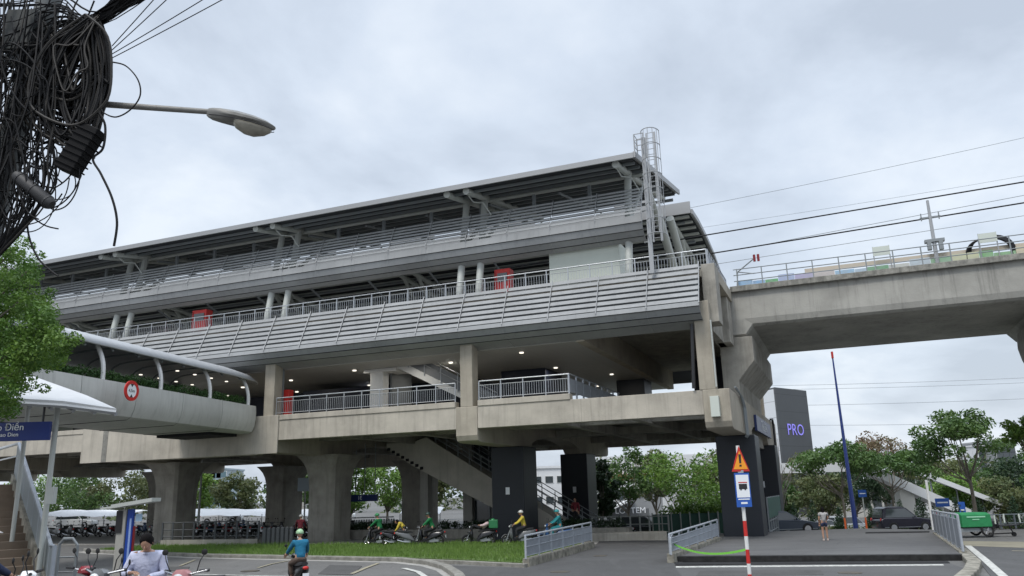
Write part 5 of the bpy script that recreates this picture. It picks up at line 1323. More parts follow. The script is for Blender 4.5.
def person(label, J, shirt, trousers, loc, rotz, head='hair', helmet=None, face_yaw=0, face_pitch=0, short_sleeve=False, short_legs=False, shoe=BPL, group=None, sc_=1.0, fingers=False, hair=HAIR, longhair=False, levels=1, vest=None, skin=SKIN):
    """J in metres: local x forward, y left, z up; hips, knees etc given for L and R"""
    t = thing('person', label, 'person', loc, rotz, group)
    t.scale = (sc_,)*3
    V = []; E_ = []; Rr = []
    def v(p, r): V.append(Vector(p)); Rr.append(r); return len(V)-1
    pel = v(J['pelvis'], (.15,.115)); 
    waist = v(Vector(J['pelvis']).lerp(Vector(J['chest']), .5), (.135,.10)); ch = v(J['chest'], (.165,.115)); nk0 = v(Vector(J['chest']).lerp(Vector(J['neck']), .75), (.085,.075)); nk = v(J['neck'], .052); hd = v(Vector(J['neck']).lerp(Vector(J['head']), .5), .055)
    E_ += [(pel,waist),(waist,ch),(ch,nk0),(nk0,nk),(nk,hd)]
    arms = {}; legs = {}
    for s in 'LR':
        a = v(J['sh'+s], .062); b = v(J['el'+s], .043); c = v(J['ha'+s], .028); E_ += [(nk0,a),(a,b),(b,c)]; arms[s] = (a,b,c)
        h = v(J['hip'+s], .098); k = v(J['kn'+s], .062); f = v(J['an'+s], .042); E_ += [(pel,h),(h,k),(k,f)]; legs[s] = (h,k,f)
    me = skin_mesh(V, E_, Rr, pel, levels)
    # head with face
    hc = Vector(J['head']); Mh = Matrix.Rotation(face_yaw,3,'Z') @ Matrix.Rotation(face_pitch,3,'Y')
    hb = MB(Matrix.Translation(hc) @ Mh.to_4x4())
    rings = []
    for i in range(13):
        th = math.pi*i/12; z = .118*math.cos(th); rr_ = math.sin(th)
        jaw = 1.0 if z > -.02 else 1.0-.32*min(1,(-.02-z)/.1)
        ring_ = []
        for k in range(16):
            ph = 2*math.pi*k/16; x = .096*rr_*math.cos(ph); y = .076*rr_*jaw*math.sin(ph)
            if math.cos(ph) < -.2 and z < -.04: x *= .75
            ring_.append((x, y, z))
        rings.append(ring_)
    rings[0] = [(0.002*math.cos(2*math.pi*k/16),.002*math.sin(2*math.pi*k/16),.118) for k in range(16)]; rings[-1] = [(.02+.002*math.cos(2*math.pi*k/16),.002*math.sin(2*math.pi*k/16),-.118) for k in range(16)]
    hb.loft(rings)
    hb.tube([(.088,0,.02),(.112,0,-.018),(.094,0,-.03)], [.008,.015,.010], 6)
    hb.tube([(.083,-.024,-.058),(.094,0,-.055),(.083,.024,-.058)], [.005,.009,.005], 6)
    for s in (-1,1):
        hb.ell((0.0,s*.079,-.005), .018,.008,.03, 8, 5); hb.ell((.082,s*.03,.012), .010,.014,.008, 8, 5)
    join_into(me, hb)
    # hands
    for s, sy in (('L',1),('R',-1)):
        w_ = Vector(J['ha'+s]); e_ = Vector(J['el'+s]); d = Vector(J.get('hd'+s, (w_-e_))).normalized(); up = Vector((0,0,1)); sd_ = d.cross(up); 
        if sd_.length < .1: sd_ = Vector((0,1,0))
        sd_.normalize(); nn_ = sd_.cross(d).normalized()
        hm = MB(); hm.loft([[tuple(w_+d*q+sd_*(x*wd)+nn_*(z*.5*th)) for x,z in ((-1,-1),(1,-1),(1,1),(-1,1))] for q,wd,th in ((-.01,.024,.045),(.03,.036,.04),(.085,.04,.03))])
        for k in range(4):
            o_ = (-1.5+k)*.021; L1 = (.035,.04,.038,.03)[k]; b_ = w_+d*.08+sd_*o_
            hm.tube([b_, b_+d*L1-nn_*.012, b_+d*(L1*1.5)-nn_*.035, b_+d*(L1*1.6)-nn_*.055], [.0095,.009,.008,.006], 6)
        th0 = w_+d*.025-sd_*.03*sy*-1
        hm.tube([th0, th0+d*.03-sd_*(-.022*sy), th0+d*.055-sd_*(-.018*sy)-nn_*.02], [.012,.011,.008], 6)
        join_into(me, hm)
    me.polygons.foreach_set('use_smooth', [True]*len(me.polygons))
    body = mesh_obj('body', me, skin, t)
    # shirt
    V2 = []; E2 = []; R2 = []
    def v2(p, r): V2.append(Vector(p)); R2.append(r); return len(V2)-1
    a0 = v2(Vector(J['pelvis'])- (Vector(J['chest'])-Vector(J['pelvis']))*.10, (.182,.15)); a1 = v2(V[waist], (.165,.125)); a2 = v2(V[ch], (.19,.138)); a3 = v2(V[nk0]+Vector((0,0,.01)), (.14,.112)); a4 = v2(V[nk0].lerp(V[nk],.62), (.072,.07))
    E2 += [(a0,a1),(a1,a2),(a2,a3),(a3,a4)]
    for s in 'LR':
        a, b, c = arms[s]; p1 = v2(V[a]+Vector((0,0,.008)), .086); E2.append((a3,p1))
        if short_sleeve: p2 = v2(V[a].lerp(V[b],.6), .068); E2.append((p1,p2))
        else:
            p2 = v2(V[b], .062); p3 = v2(V[b].lerp(V[c],.88), .045); E2 += [(p1,p2),(p2,p3)]
    m2 = skin_mesh(V2, E2, R2, 0, levels); mesh_obj('shirt', m2, shirt, t)
    # trousers
    V2 = []; E2 = []; R2 = []
    a0 = v2(V[pel]+Vector((0,0,.05)), (.165,.13)); 
    a1 = v2(V[pel], (.168,.13)); E2.append((a0,a1))
    for s in 'LR':
        h, k, f = legs[s]; p1 = v2(V[h], .113); E2.append((a1,p1))
        if short_legs: p2 = v2(V[h].lerp(V[k],.55), .1); E2.append((p1,p2))
        else: p2 = v2(V[k], .082); p3 = v2(V[k].lerp(V[f],.92), .062); E2 += [(p1,p2),(p2,p3)]
    m2 = skin_mesh(V2, E2, R2, 1, levels); mesh_obj('trousers', m2, trousers, t)
    for s in 'LR':
        f = V[legs[s][2]]; fd = Vector(J.get('ft'+s, (1,0,0))).normalized(); sd_ = Vector((-fd.y, fd.x, 0))
        mb = MB()
        mb.loft([[tuple(f+fd*q+sd_*(y_*wd)+Vector((0,0,z_))) for y_, z_ in ((-1,-.085),(1,-.085),(1,-.085+hh),(-1,-.085+hh))] for q,wd,hh in ((-.075,.03,.07),(-.03,.038,.095),(.05,.042,.08),(.12,.045,.055),(.17,.03,.035))])
        o_ = mesh_obj('shoe', bpy.data.meshes.new('shoe'), shoe, t); o_.data.from_pydata(mb.v, [], mb.f)
        md = o_.modifiers.new('B','BEVEL'); md.width = .012; md.segments = 2
    if helmet is not None:
        mb = MB(Matrix.Translation(hc) @ Mh.to_4x4()); rg = []
        for i in range(8):
            th = (math.pi*.58)*i/7; rg.append([(-.012+(.13*math.sin(th)+.001)*math.cos(2*math.pi*k/18), (.112*math.sin(th)+.001)*math.sin(2*math.pi*k/18), .035+.115*math.cos(th)) for k in range(18)])
        mb.loft(rg); mb.loft([[(.10,-.07,.05),(.10,.07,.05),(.10,.07,.062),(.10,-.07,.062)],[(.165,-.05,.03),(.165,.05,.03),(.165,.05,.04),(.165,-.05,.04)]])
        ho = mesh_obj('helmet', bpy.data.meshes.new('helmet'), helmet, t); ho.data.from_pydata([tuple(q) for q in mb.v], [], mb.f); ho.data.polygons.foreach_set('use_smooth',[True]*len(ho.data.polygons))
    elif head == 'hair':
        mb = MB(Matrix.Translation(hc) @ Mh.to_4x4()); rg = []
        for i in range(9):
            th = (math.pi*.62)*i/8; ring_ = []
            for k in range(18):
                ph = 2*math.pi*k/18; fr = max(0, math.cos(ph)); lim = .045*fr
                q_ = th*(1-.58*max(0,fr-.15)/.85); z = .012+.122*math.cos(q_); s_ = math.sin(q_)
                nz_ = 1+.05*math.sin(k*5.1+i*2.3)
                ring_.append((-.014+(.108*s_+.001)*math.cos(ph)*nz_, (.09*s_+.001)*math.sin(ph)*nz_, z))
            if i == 8: ring_ = [(x, y, z+random.uniform(-.022,.012)) for x,y,z in ring_]
            rg.append(ring_)
        if longhair:
            last = rg[-1]; rg.append([(x*.9-.01, y*.95, z-.12) for x,y,z in last]); rg.append([(x*.6-.03, y*.75, z-.24) for x,y,z in last])
        mb.loft(rg); ho = mesh_obj('hair', bpy.data.meshes.new('hair'), hair, t); ho.data.from_pydata([tuple(q) for q in mb.v], [], mb.f); ho.data.polygons.foreach_set('use_smooth',[True]*len(ho.data.polygons))
    return t
def J_ride(lean=.1, foot=.30):
    return dict(pelvis=(-.30,0,.90), chest=(-.30+lean,0,1.24), neck=(-.27+lean*1.3,0,1.44), head=(-.22+lean*1.5,0,1.60),
        shL=(-.28+lean,.18,1.37), elL=(-.05+lean,.27,1.14), haL=(.23,.30,1.03), shR=(-.28+lean,-.18,1.37), elR=(-.05+lean,-.27,1.14), haR=(.23,-.30,1.03),
        hipL=(-.26,.10,.87), knL=(.14,.20,.78), anL=(.10,.15,.40), hipR=(-.26,-.10,.87), knR=(.14,-.20,.78), anR=(.10,-.15,.40))
J_stand = dict(pelvis=(0,0,.93), chest=(0,0,1.25), neck=(.01,0,1.45), head=(.03,0,1.585), shL=(0,.18,1.38), elL=(0,.23,1.10), haL=(.08,.22,.87), shR=(0,-.18,1.38), elR=(.02,-.23,1.12), haR=(.18,-.16,1.02),
        hipL=(0,.09,.90), knL=(.04,.10,.49), anL=(-.02,.11,.085), hipR=(0,-.09,.90), knR=(.06,-.10,.49), anR=(.06,-.11,.085))
C = {k: cloth('Cloth'+k, c) for k, c in dict(Green=(.01,.16,.05), Yellow=(.62,.48,.06), Black=(.015,.015,.018), Navy=(.02,.03,.07), Teal=(.02,.22,.25), Blue=(.01,.14,.25), Brown=(.10,.07,.055), Pink=(.55,.42,.42), Grey=(.35,.34,.33), White=(.65,.66,.68), Lav=(.50,.52,.66), Denim=(.04,.07,.15), Maroon=(.16,.02,.03), Dark=(.03,.03,.035)).items()}
HG = mat('GreenHelmet', (.03,.22,.08), .3); HLG = mat('PaleGreenHelmet', (.30,.48,.28), .35); HW = mat('WhiteHelmet', (.65,.65,.62), .3); HD = mat('DarkHelmet', (.02,.05,.04), .3); HT = mat('TealHelmet', (.04,.30,.32), .3)
# riders along the planter (angle: local x forward)
_, p = sct(376, 546.5, 'Black', 150, 'black scooter ridden by the leftmost green rider')
person('leftmost rider in a green jacket sitting on a black scooter by the picket fence', J_ride(.12), C['Green'], C['Black'], (p.x,p.y,0), R_(150), helmet=HG, group='riders under the station')
_, p = sct(398, 546.5, 'Black', 20, 'black scooter beside the bending person in yellow')
Jb = dict(pelvis=(0,0,.88), chest=(.22,0,1.12), neck=(.36,0,1.22), head=(.47,0,1.26), shL=(.28,.18,1.15), elL=(.40,.20,.90), haL=(.55,.16,.75), shR=(.28,-.18,1.15), elR=(.42,-.2,.92), haR=(.58,-.14,.80),
        hipL=(0,.09,.86), knL=(.05,.10,.47), anL=(-.03,.11,.085), hipR=(0,-.09,.86), knR=(.08,-.1,.47), anR=(.05,-.11,.085))
pp = g(405, 545.8); person('person in a yellow shirt bending over a parked scooter', Jb, C['Yellow'], C['Black'], (pp.x,pp.y,0), R_(175), head='hair')
sct(412, 546.3, 'Grey', 12, 'grey scooter right of the bending person in yellow')
_, p = sct(428, 546.0, 'Black', 172, 'black scooter under the rider leaning beside the pale pillar')
person('rider in a bright green jacket and dark helmet facing left beside the pale pillar', J_ride(.16), C['Green'], C['Black'], (p.x,p.y,0), R_(172), helmet=HD, group='riders under the station')
_, p = sct(479, 545.5, 'Black', 178, 'black scooter with a green box left of the navy column', box=GREENB)
Jl = dict(pelvis=(-.15,0,.90), chest=(-.42,0,1.06), neck=(-.60,0,1.14), head=(-.74,0,1.20), shL=(-.48,.18,1.10), elL=(-.25,.26,1.0), haL=(-.05,.12,1.02), shR=(-.48,-.18,1.10), elR=(-.25,-.26,1.0), haR=(-.05,-.12,1.02),
        hipL=(-.1,.09,.90), knL=(.28,.12,1.02), anL=(.42,.12,.72), hipR=(-.1,-.09,.90), knR=(.28,-.12,1.0), anR=(.45,-.1,.74))
person('person in a pale pink top lounging back on the scooter left of the navy column', Jl, C['Pink'], C['Black'], (p.x,p.y,0), R_(178), helmet=HG)
_, p = sct(519, 545.0, 'Grey', 182, 'grey scooter ridden by the person in a yellow vest')
person('rider in a yellow vest and white helmet in front of the navy column', J_ride(.06), C['Yellow'], C['Dark'], (p.x,p.y,0), R_(182), helmet=HW, group='riders under the station')
_, p = sct(555, 544.6, 'Blue', 185, 'blue scooter ridden by the person in teal behind the grass railing')
person('rider in a teal raincoat and teal helmet behind the grass edge railing', J_ride(.05), C['Teal'], C['Teal'], (p.x,p.y,0), R_(185), helmet=HT, group='riders under the station')
_, p = sct(300, 545, 'Black', 100, 'black scooter seen from behind just left of the front flared column')
person('rider in a dark red top waiting behind the bollards', J_ride(.08), C['Maroon'], C['Black'], (p.x,p.y,0), R_(100), helmet=HW)
p_ = g(548, 541.0); 
person('person in a dark red top standing at the dark stair rails', J_stand, C['Maroon'], C['Black'], (W(-15.6,47.9,0).x, W(-15.6,47.9,0).y, .55), R_(250))
# blue rider in the foreground road
p = G(297, 591); _s = scooter('Black', p.x, p.y, 0, 118, 'black scooter with red tail light and white plate ridden along the road in the foreground')
person('rider in a bright blue top and pale green cap helmet riding away on the road', J_ride(.10), C['Blue'], C['Brown'], (p.x,p.y,0), R_(118), helmet=HLG)
# person standing on the terrace
p = G(826, 540.5, .17); person('person in a grey top and navy shorts standing on the terrace with long dark hair', J_stand, C['Grey'], C['Navy'], (p.x,p.y,.17), R_(80), short_legs=True, short_sleeve=True, longhair=True, sc_=.86, shoe=mat('PaleShoe',(.5,.4,.35),.6))
# rows of parked scooters beyond the railing
k = 0; kinds = ['Black','Grey','Black','Blue','Black','Red','White','Black']
for i in range(17):
    q = W(-47.0+i*.82 if i < 11 else -36.8+(i-11)*.8, 49.5, 0); 
    scooter(kinds[i%8], q.x, q.y, 0, 68+random.uniform(-8,8), 'parked scooter in the dark row behind the steel parking railing', 'scooters in the row behind the parking railing')
for i in range(26):
    q = Vector((-49.5+i*1.05, 70+.2*i*0, 0)); scooter(kinds[(i*3)%8], q.x, q.y, 0, 85+random.uniform(-8,8), 'parked scooter in the far row behind the stairs and kiosk', 'scooters in the far left row')
# ------------------------------------------------------------------ near scooters and the man with a phone
GZN = .65
def nsc(u, kind, ang, label, y=12.2, dz=0):
    q = Y(u, 565, y); return scooter(kind, q.x, y, gz(q.x, y)+dz-.01, ang, label)
nsc(60, 'White', 200, 'white scooter with front cowl at the lower left corner', 11.2, .10)
nsc(64, 'Red', 60, 'dark red scooter beside the stair foot', 12.8)
nsc(122, 'Grey', 250, 'grey scooter in front of the blue kiosk with twin mirrors', 12.0, .06)
nsc(196, 'Pink', 262, 'pinkish scooter with one black mirror in view right of the seated man', 12.3, .0)
bk = nsc(150, 'Black', 215, 'black scooter under the seated man with a phone', 12.2, -.1)
q = Y(147, 560, 12.15)
zg = gz(q.x, 12.15)
Jm = dict(pelvis=(-.02,0,.86), chest=(.03,0,1.17), neck=(.08,0,1.36), head=(.15,0,1.475), shL=(.04,.175,1.29), elL=(.08,.26,1.05), haL=(.33,.08,1.03), hdL=(.6,-.6,.1), shR=(.04,-.175,1.29), elR=(.10,-.27,1.06), haR=(.33,-.12,1.10), hdR=(.5,.75,.05),
        hipL=(.03,.10,.83), knL=(.46,.16,.80), anL=(.40,.17,.36), hipR=(.03,-.10,.83), knR=(.46,-.16,.80), anR=(.42,-.15,.36))
man = person('man in a pale lavender shirt sitting on a scooter looking down at a phone', Jm, C['Lav'], C['Denim'], (q.x+.02, 12.15, zg-.13), R_(-82), face_pitch=R_(42), levels=2, sc_=1.04)
mb = MB(); mb.torus((0,0,0),.066,.02,'z',18,7); cl_ = mesh_obj('collar', bpy.data.meshes.new('collar'), C['Lav'], man); cl_.data.from_pydata([(.065+x, y, 1.345+z+x*-.25) for x,y,z in mb.v], [], mb.f)
mb = MB(man.matrix_world if False else Matrix.Translation(man.location) @ Matrix.Rotation(R_(-82),4,'Z') @ Matrix.Diagonal((1.04,1.04,1.04,1)))
mb.box(.40,.41,-.045,.02,.98,1.08); ph_ = obj('phone', mb, mat('PhoneBody',(.7,.7,.68),.3)); tag(ph_, 'pale phone held in the seated man hands', 'phone')
# partly seen person at the lower left corner
q = Y(-9, 560, 11.6); person('person in a navy jacket cut off by the lower left edge', J_ride(.1), C['Navy'], C['Black'], (q.x, 11.6, .62), R_(20), helmet=HW, sc_=1.0)
scooter('Black', q.x, 11.6, .62, 20, 'black scooter under the navy jacket person at the lower left corner')

# ================================================================== CARS
def make_car(label, loc, rotz, pm, suv=True, group=None, L_=4.6):
    t = thing('parked_car', label, 'car', (0,0,0), 0, group)
    h1 = .98 if suv else .88; ht = 1.74 if suv else 1.44; hl = L_/2
    prof = [(-hl,.42),(-hl+.05,.28),(hl-.08,.28),(hl,.45),(hl-.03,.72),(hl-.25,h1-.16),(hl-1.15,h1),(-hl+.2,h1),(-hl,h1-.15)]
    secs = []
    for y, k in ((-.90,.94),(-.84,1),(.84,1),(.90,.94)):
        secs.append([(x*(.985 if k<1 else 1), y, .62+(z-.62)*k) for x,z in prof])
    mb = MB(); mb.loft(secs); obj('body', mb, pm, t, smooth=True, bevel=.04)
    if suv: roof = [(-hl+.12,h1-.02),(hl-1.25,h1-.02),(hl-2.0,ht-.08),(hl-2.35,ht),(-hl+.55,ht),(-hl+.3,ht-.1)]
    else: roof = [(-hl+.45,h1-.02),(hl-1.2,h1-.02),(hl-2.0,ht-.06),(hl-2.3,ht),(-hl+1.3,ht),(-hl+1.05,ht-.05)]
    mb = MB(); mb.loft([[(x, y*(1-.16*max(0,(z-h1)/(ht-h1))), z) for x,z in roof] for y in (-.84,.84)]); obj('cabin', mb, pm, t, smooth=True, bevel=.03)
    for s in (-1,1):
        def sp(x, z): return (x, s*(.84*(1-.16*(z-h1)/(ht-h1))+.008), z)
        q = [(-hl+.35,h1+.04),(hl-1.42,h1+.04),(hl-2.08,ht-.13),(-hl+.5,ht-.13)] if suv else [(-hl+.8,h1+.03),(hl-1.4,h1+.03),(hl-2.05,ht-.1),(-hl+1.25,ht-.1)]
        mb = MB(); mb.add([sp(*a) for a in q], [(0,1,2,3)]); obj('side_window', mb, GLASS, t, solid=.01)
    for (a, b, sgn) in (((hl-1.25,h1),(hl-2.0,ht-.08),1), ((-hl+.12,h1),(-hl+.3,ht-.1),-1)) if suv else (((hl-1.2,h1),(hl-2.0,ht-.06),1), ((-hl+.45,h1),(-hl+1.05,ht-.05),-1)):
        mb = MB(); o_ = .012*sgn; mb.add([(a[0]+o_-.06*sgn,-.76,a[1]+.06),(a[0]+o_-.06*sgn,.76,a[1]+.06),(b[0]+o_+.04*sgn,.66,b[1]-.03),(b[0]+o_+.04*sgn,-.66,b[1]-.03)], [(0,1,2,3)]); obj('windscreen', mb, GLASS, t, solid=.012)
    for x in (hl-.85,-hl+.85):
        for s in (-1,1):
            mb = MB(); mb.tube([(x,s*.70,.34),(x,s*.90,.34),(x,s*.92,.34)], [.35,.35,.30], 20); wh = obj('wheel', mb, RUB, t, smooth=False)
            mb = MB(); mb.cyl((x,s*.90,.34),(x,s*.935,.34),.21,14); obj('rim', mb, CHR, wh)
    for s in (-1,1):
        mb = MB(); mb.ell((hl-.1,s*.66,.70),.09,.17,.08,10,6); obj('headlight', mb, bpy.data.materials['HeadlightGlass'], t, smooth=True)
        mb = MB(); mb.ell((-hl+.04,s*.74,.85),.05,.09,.14,10,6); obj('tail_light', mb, RED, t, smooth=True)
        mb = MB(); mb.ell((hl-1.55,s*1.0,h1+.06),.06,.10,.07,8,6); obj('wing_mirror', mb, pm, t, smooth=True)
    mb = MB(); mb.box(hl-.02,hl+.012,-.26,.26,.42,.53); obj('number_plate', mb, WHITE, t)
    mb = MB(); mb.box(-hl+.2,hl-.2,-.905,-.90,.33,.38); obj('sill_trim', mb, STEELD, t)
    t.location = loc; t.rotation_euler = (0,0,rotz); return t
CPB = mat('BlackCarPaint',(.012,.010,.022),.18,spec=.7); CPN = mat('DarkBlueCarPaint',(.04,.055,.08),.2,spec=.7); CPW = mat('WhiteCarPaint',(.72,.73,.74),.25); CPK = mat('DarkGreyCarPaint',(.03,.033,.036),.2,spec=.7)
def carpx(u, v, y, ang, m, label, suv=True, group=None, L_=4.6):
    x = Y(u, v, y).x; return make_car(label, (x, y, gz(x,y)+.02), R_(ang), m, suv, group, L_)
carpx(904, 530, 60, 2, CPB, 'black suv driving right beyond the terrace', True, L_=3.95)
carpx(779, 530, 52, 8, CPN, 'dark blue car nose showing right of the navy columns', False)
carpx(641, 530, 66, 4, CPK, 'dark suv parked behind the pipe rail fence under the station', True)
for i, (u, ang) in enumerate([(826,0),(851,3)]): carpx(u, 520, 86+i, ang, CPW, ['white car just behind the walking person','white car left of the blue mast'][i], i == 1, 'white cars on the highway')
carpx(735, 530, 66, 60, CPW, 'white car glimpsed left of the right navy column', False)
for i, (u, lab) in enumerate([(76,'white van roof showing left of the kiosk'),(222,'white car between the left concrete columns'),(335,'white car right of the front flared column')]): carpx(u, 520, 98, 2, CPW, lab, True, 'white cars behind the station')
# motorbike behind the pipe fence
q = Y(622, 530, 58); scooter('White', q.x, 58, gz(q.x,58), 200, 'white scooter standing in front of the dark suv')
# ================================================================== CARGO TRICYCLE AND TROLLEY (right)
x = Y(975, 530, 47).x; tr = thing('cargo_tricycle', 'cargo tricycle with a bright green covered box and black wheels', 'tricycle', (x, 40.5, 0), 0)
x0, x1 = Y(957.5,515,40).x, Y(987.5,515,40).x; zt = Y(970,513,40).z; zb = Y(970,527.5,40).z; 
mb = MB(); mb.loft([[(x0,39.7,zb),(x1,39.7,zb),(x1,40.9,zb),(x0,40.9,zb)],[(x0+.03,39.7,zt-.08),(x1-.03,39.7,zt-.08),(x1-.03,40.9,zt-.08),(x0+.03,40.9,zt-.08)],[(x0+.12,39.9,zt),(x1-.12,39.9,zt),(x1-.12,40.7,zt),(x0+.12,40.7,zt)]]); bx_ = obj('cargo_box', mb, TARP, tr, bevel=.03)
mb = MB(); mb.box(x0+.25,x1-.3,39.68,39.695,zt-.22,zt-.16); mb.box(x0+.5,x1-.6,39.68,39.695,zt-.33,zt-.29); obj('text_line', mb, mat('PaleTarpPrint',(.3,.6,.4),.6), bx_)
zg = .02
for (xx, yy) in ((x1-.25,39.75),(x1-.25,40.8),(x0-.2,40.3)):
    mb = MB(); mb.torus((xx,yy,zg+.3),.27,.05,'y',20,7); wh = obj('wheel', mb, RUB, tr, smooth=True)
    mb = MB(); mb.cyl((xx,yy-.04,zg+.3),(xx,yy+.04,zg+.3),.06,8)
    for k in range(6): a = k*math.pi/3; mb.cyl((xx,yy,zg+.3),(xx+.24*math.cos(a),yy,zg+.3+.24*math.sin(a)),.012,4)
    obj('rim', mb, CHR, wh)
mb = MB(); mb.box(x0-.3,x1,39.8,39.9,zb-.2,zb-.05); mb.box(x0-.3,x1,40.7,40.8,zb-.2,zb-.05); mb.tube([(x0-.2,40.3,zg+.3),(x0-.25,40.3,zb+.2),(x0-.1,40.3,zt-.1)],.03,6); mb.tube([(x0-.1,40.0,zt),(x0-.12,40.6,zt)],.02,6); obj('frame', mb, STEELD, tr)
mb = MB(); mb.box(x1+.02,x1+.45,40.0,40.5,zb-.1,zb+.25); obj('engine', mb, BPL, tr)
tr.location.z = zg
for ch in tr.children: ch.location.z = 0
x = Y(1006, 530, 40).x; hc_ = thing('hand_trolley', 'dark hand trolley with pale handles on the pavement at right', 'trolley', (x, 40.2, 0), 0)
zt = Y(1005,516,40).z; zb = 0.0
mb = MB(); mb.tube([(x-.75,40.0,zb+.12),(x-.3,40.0,zb+.5),(x-.45,40.0,zt)],.03,6); mb.tube([(x+.35,40.0,zb+.1),(x+.15,40.0,zb+.55),(x+.0,40.0,zt+.05)],.03,6); mb.tube([(x-.45,39.7,zb+.5),(x+.5,39.7,zb+.55),(x+.55,39.7,zt)],.03,6); mb.box(x-.5,x+.5,39.95,39.75,zb+.5,zb+.56); mb.cyl((x-.75,40.1,zb+.12),(x+.35,40.1,zb+.15),.03,6); obj('frame', mb, BPL, hc_)
mb = MB(); mb.cyl((x-.45,40.0,zt-.35),(x-.45,40.0,zt+.05),.04,6); mb.cyl((x+.0,40.0,zt-.3),(x+.0,40.0,zt+.1),.04,6); mb.cyl((x+.55,39.7,zt-.3),(x+.55,39.7,zt+.1),.04,6); obj('handle', mb, CABI, hc_)
for xx in (x-.75, x+.35):
    mb = MB(); mb.cyl((xx,39.95,.1),(xx,40.05,.1),.1,12); obj('wheel', mb, RUB, hc_)
# grey rail post, striped barrier post and blue road signs at right
mb = MB(); q = Y(926,480,44); mb.cyl((q.x,44,0),(q.x,44,q.z),.07,8); sp_ = thing('slim_post', 'pale slanting post beside the end of the tall terrace railing', 'post', (q.x,44,0)); obj('pole', mb, WHITEP, sp_)
mb = MB(); mb.cyl((q.x+.25,44,0),(q.x+.25,44,1.1),.07,8); obj('red_base', mb, REDD, sp_)
for i, (u0, u1, v0, v1, y, lab) in enumerate([(935,950,498.5,506.5,66,'small blue road sign left of the slanting canopy'),(958,967,502,518,70,'blue road sign with pale edge at the foot of the spreading tree'),(858,867,490,497,92,'blue sign half hidden by leaves right of the blue mast')]):
    a, b = Y(u0,v0,y), Y(u1,v1,y); t = thing('road_sign', lab, 'road sign', ((a.x+b.x)/2, y, gz(a.x,y)), 0)
    mb = MB(); mb.box(a.x,b.x,y,y+.06,b.z,a.z); obj('sign_panel', mb, BLUE, t); mb = MB(); mb.box(a.x+.12,b.x-.12,y-.02,y-.001,(a.z+b.z)/2-.05,(a.z+b.z)/2+.05); obj('text_line', mb, WHITE, t)
    mb = MB(); mb.cyl(((a.x+b.x)/2,y+.12,gz(a.x,y)-.1),((a.x+b.x)/2,y+.12,a.z),.07,6); obj('pole', mb, STEEL, t)
mb = MB(); y=64; a = Y(850,528,y)
for u in (848,868,1,): 
    if u > 1: q = Y(u,526,y); mb.cyl((q.x,y,gz(q.x,y)-.1),(q.x,y,gz(q.x,y)+1.3),.06,6)
# guard rail behind tricycle
t = thing('guard_rail', 'low steel guard rail running behind the green tricycle', 'guard rail', (Y(1000,520,55).x, 55, gz(38,55)))
mb = MB(); a, b = Y(985,515,55), Y(1100,512,55); mb.cyl((a.x,55,a.z),(b.x,55,b.z),.035,5); mb.cyl((a.x,55,a.z-.55),(b.x,55,b.z-.55),.035,5); obj('rail', mb, STEELD, t)
mb = MB()
for k in range(9): mb = MB(); q = a.lerp(b,k/8); mb.box(q.x-.04,q.x+.04,54.96,55.04,gz(q.x,55)-.1,q.z); obj('rail_post', mb, STEELD, t)
# street light pole seen in the left gap
q = Y(201,482,66); t = thing('street_lamp', 'slim grey lamp post in the left gap between columns', 'street lamp', (q.x,66,0)); mb = MB(); mb.tube([(q.x,66,-.2),(q.x,66,q.z+3)],.11,8,.07); obj('pole', mb, STEEL, t)
mb = MB(); mb.tube([(q.x,66,q.z+2.9),(q.x+.6,66,q.z+3.3),(q.x+1.4,66,q.z+3.4)],.05,6); mb.ell((q.x+1.6,66,q.z+3.38),.35,.13,.08,10,6); obj('lamp_head', mb, STEEL, t)
q = Y(305,487,62); t = thing('notice_board', 'pale blue notice board behind the front flared column', 'sign', (q.x,62,0)); a, b = Y(298,478,62), Y(312,491,62); mb = MB(); mb.box(a.x,b.x,62,62.06,b.z,a.z); obj('board', mb, mat('PaleBoard',(.42,.50,.56),.5), t); mb = MB(); mb.cyl((q.x,62.1,-.2),(q.x,62.1,a.z),.06,6); obj('pole', mb, STEEL, t)
# orange site fence bits near the black suv are low road cones
for i, u in enumerate((846, 867)):
    q = Y(u,530,62); mb = MB(); z0 = gz(q.x,62); mb.tube([(q.x,62,z0),(q.x,62,z0+.06),(q.x,62,z0+.061),(q.x,62,z0+1.1)],[.2,.2,.07,.06],10); tag(obj('marker_post', mb, ORANGE), ['orange marker post left of the black suv','orange marker post just behind the tail of the black suv'][i], 'marker post')

# ================================================================== UTILITY POLE, LAMP AND CABLES (near left)
UP = Y(13, 180, 9.0)
up_ = thing('utility_pole', 'grey concrete utility pole wrapped in black cables at upper left', 'utility pole', (UP.x, 9.05, .65))
mb = MB(); mb.tube([(UP.x-.95,9.15,.4),(UP.x+.12,9.15,9.6)], .19, 14, .14); obj('pole', mb, POLEC, up_, smooth=True)
mb = MB(); a = Y(-20,60,9.0); b = Y(60,48,9.0); mb.box(a.x,b.x,8.95,9.05,a.z-.06,a.z+.04); obj('crossarm', mb, STEELD, up_)
mb = MB(); p = Y(26,30,9.0); mb.box(p.x-.17,p.x+.18,8.85,9.1,p.z-.35,p.z+.2); obj('terminal_box', mb, mat('BoxGrey',(.03,.035,.035),.6), up_)
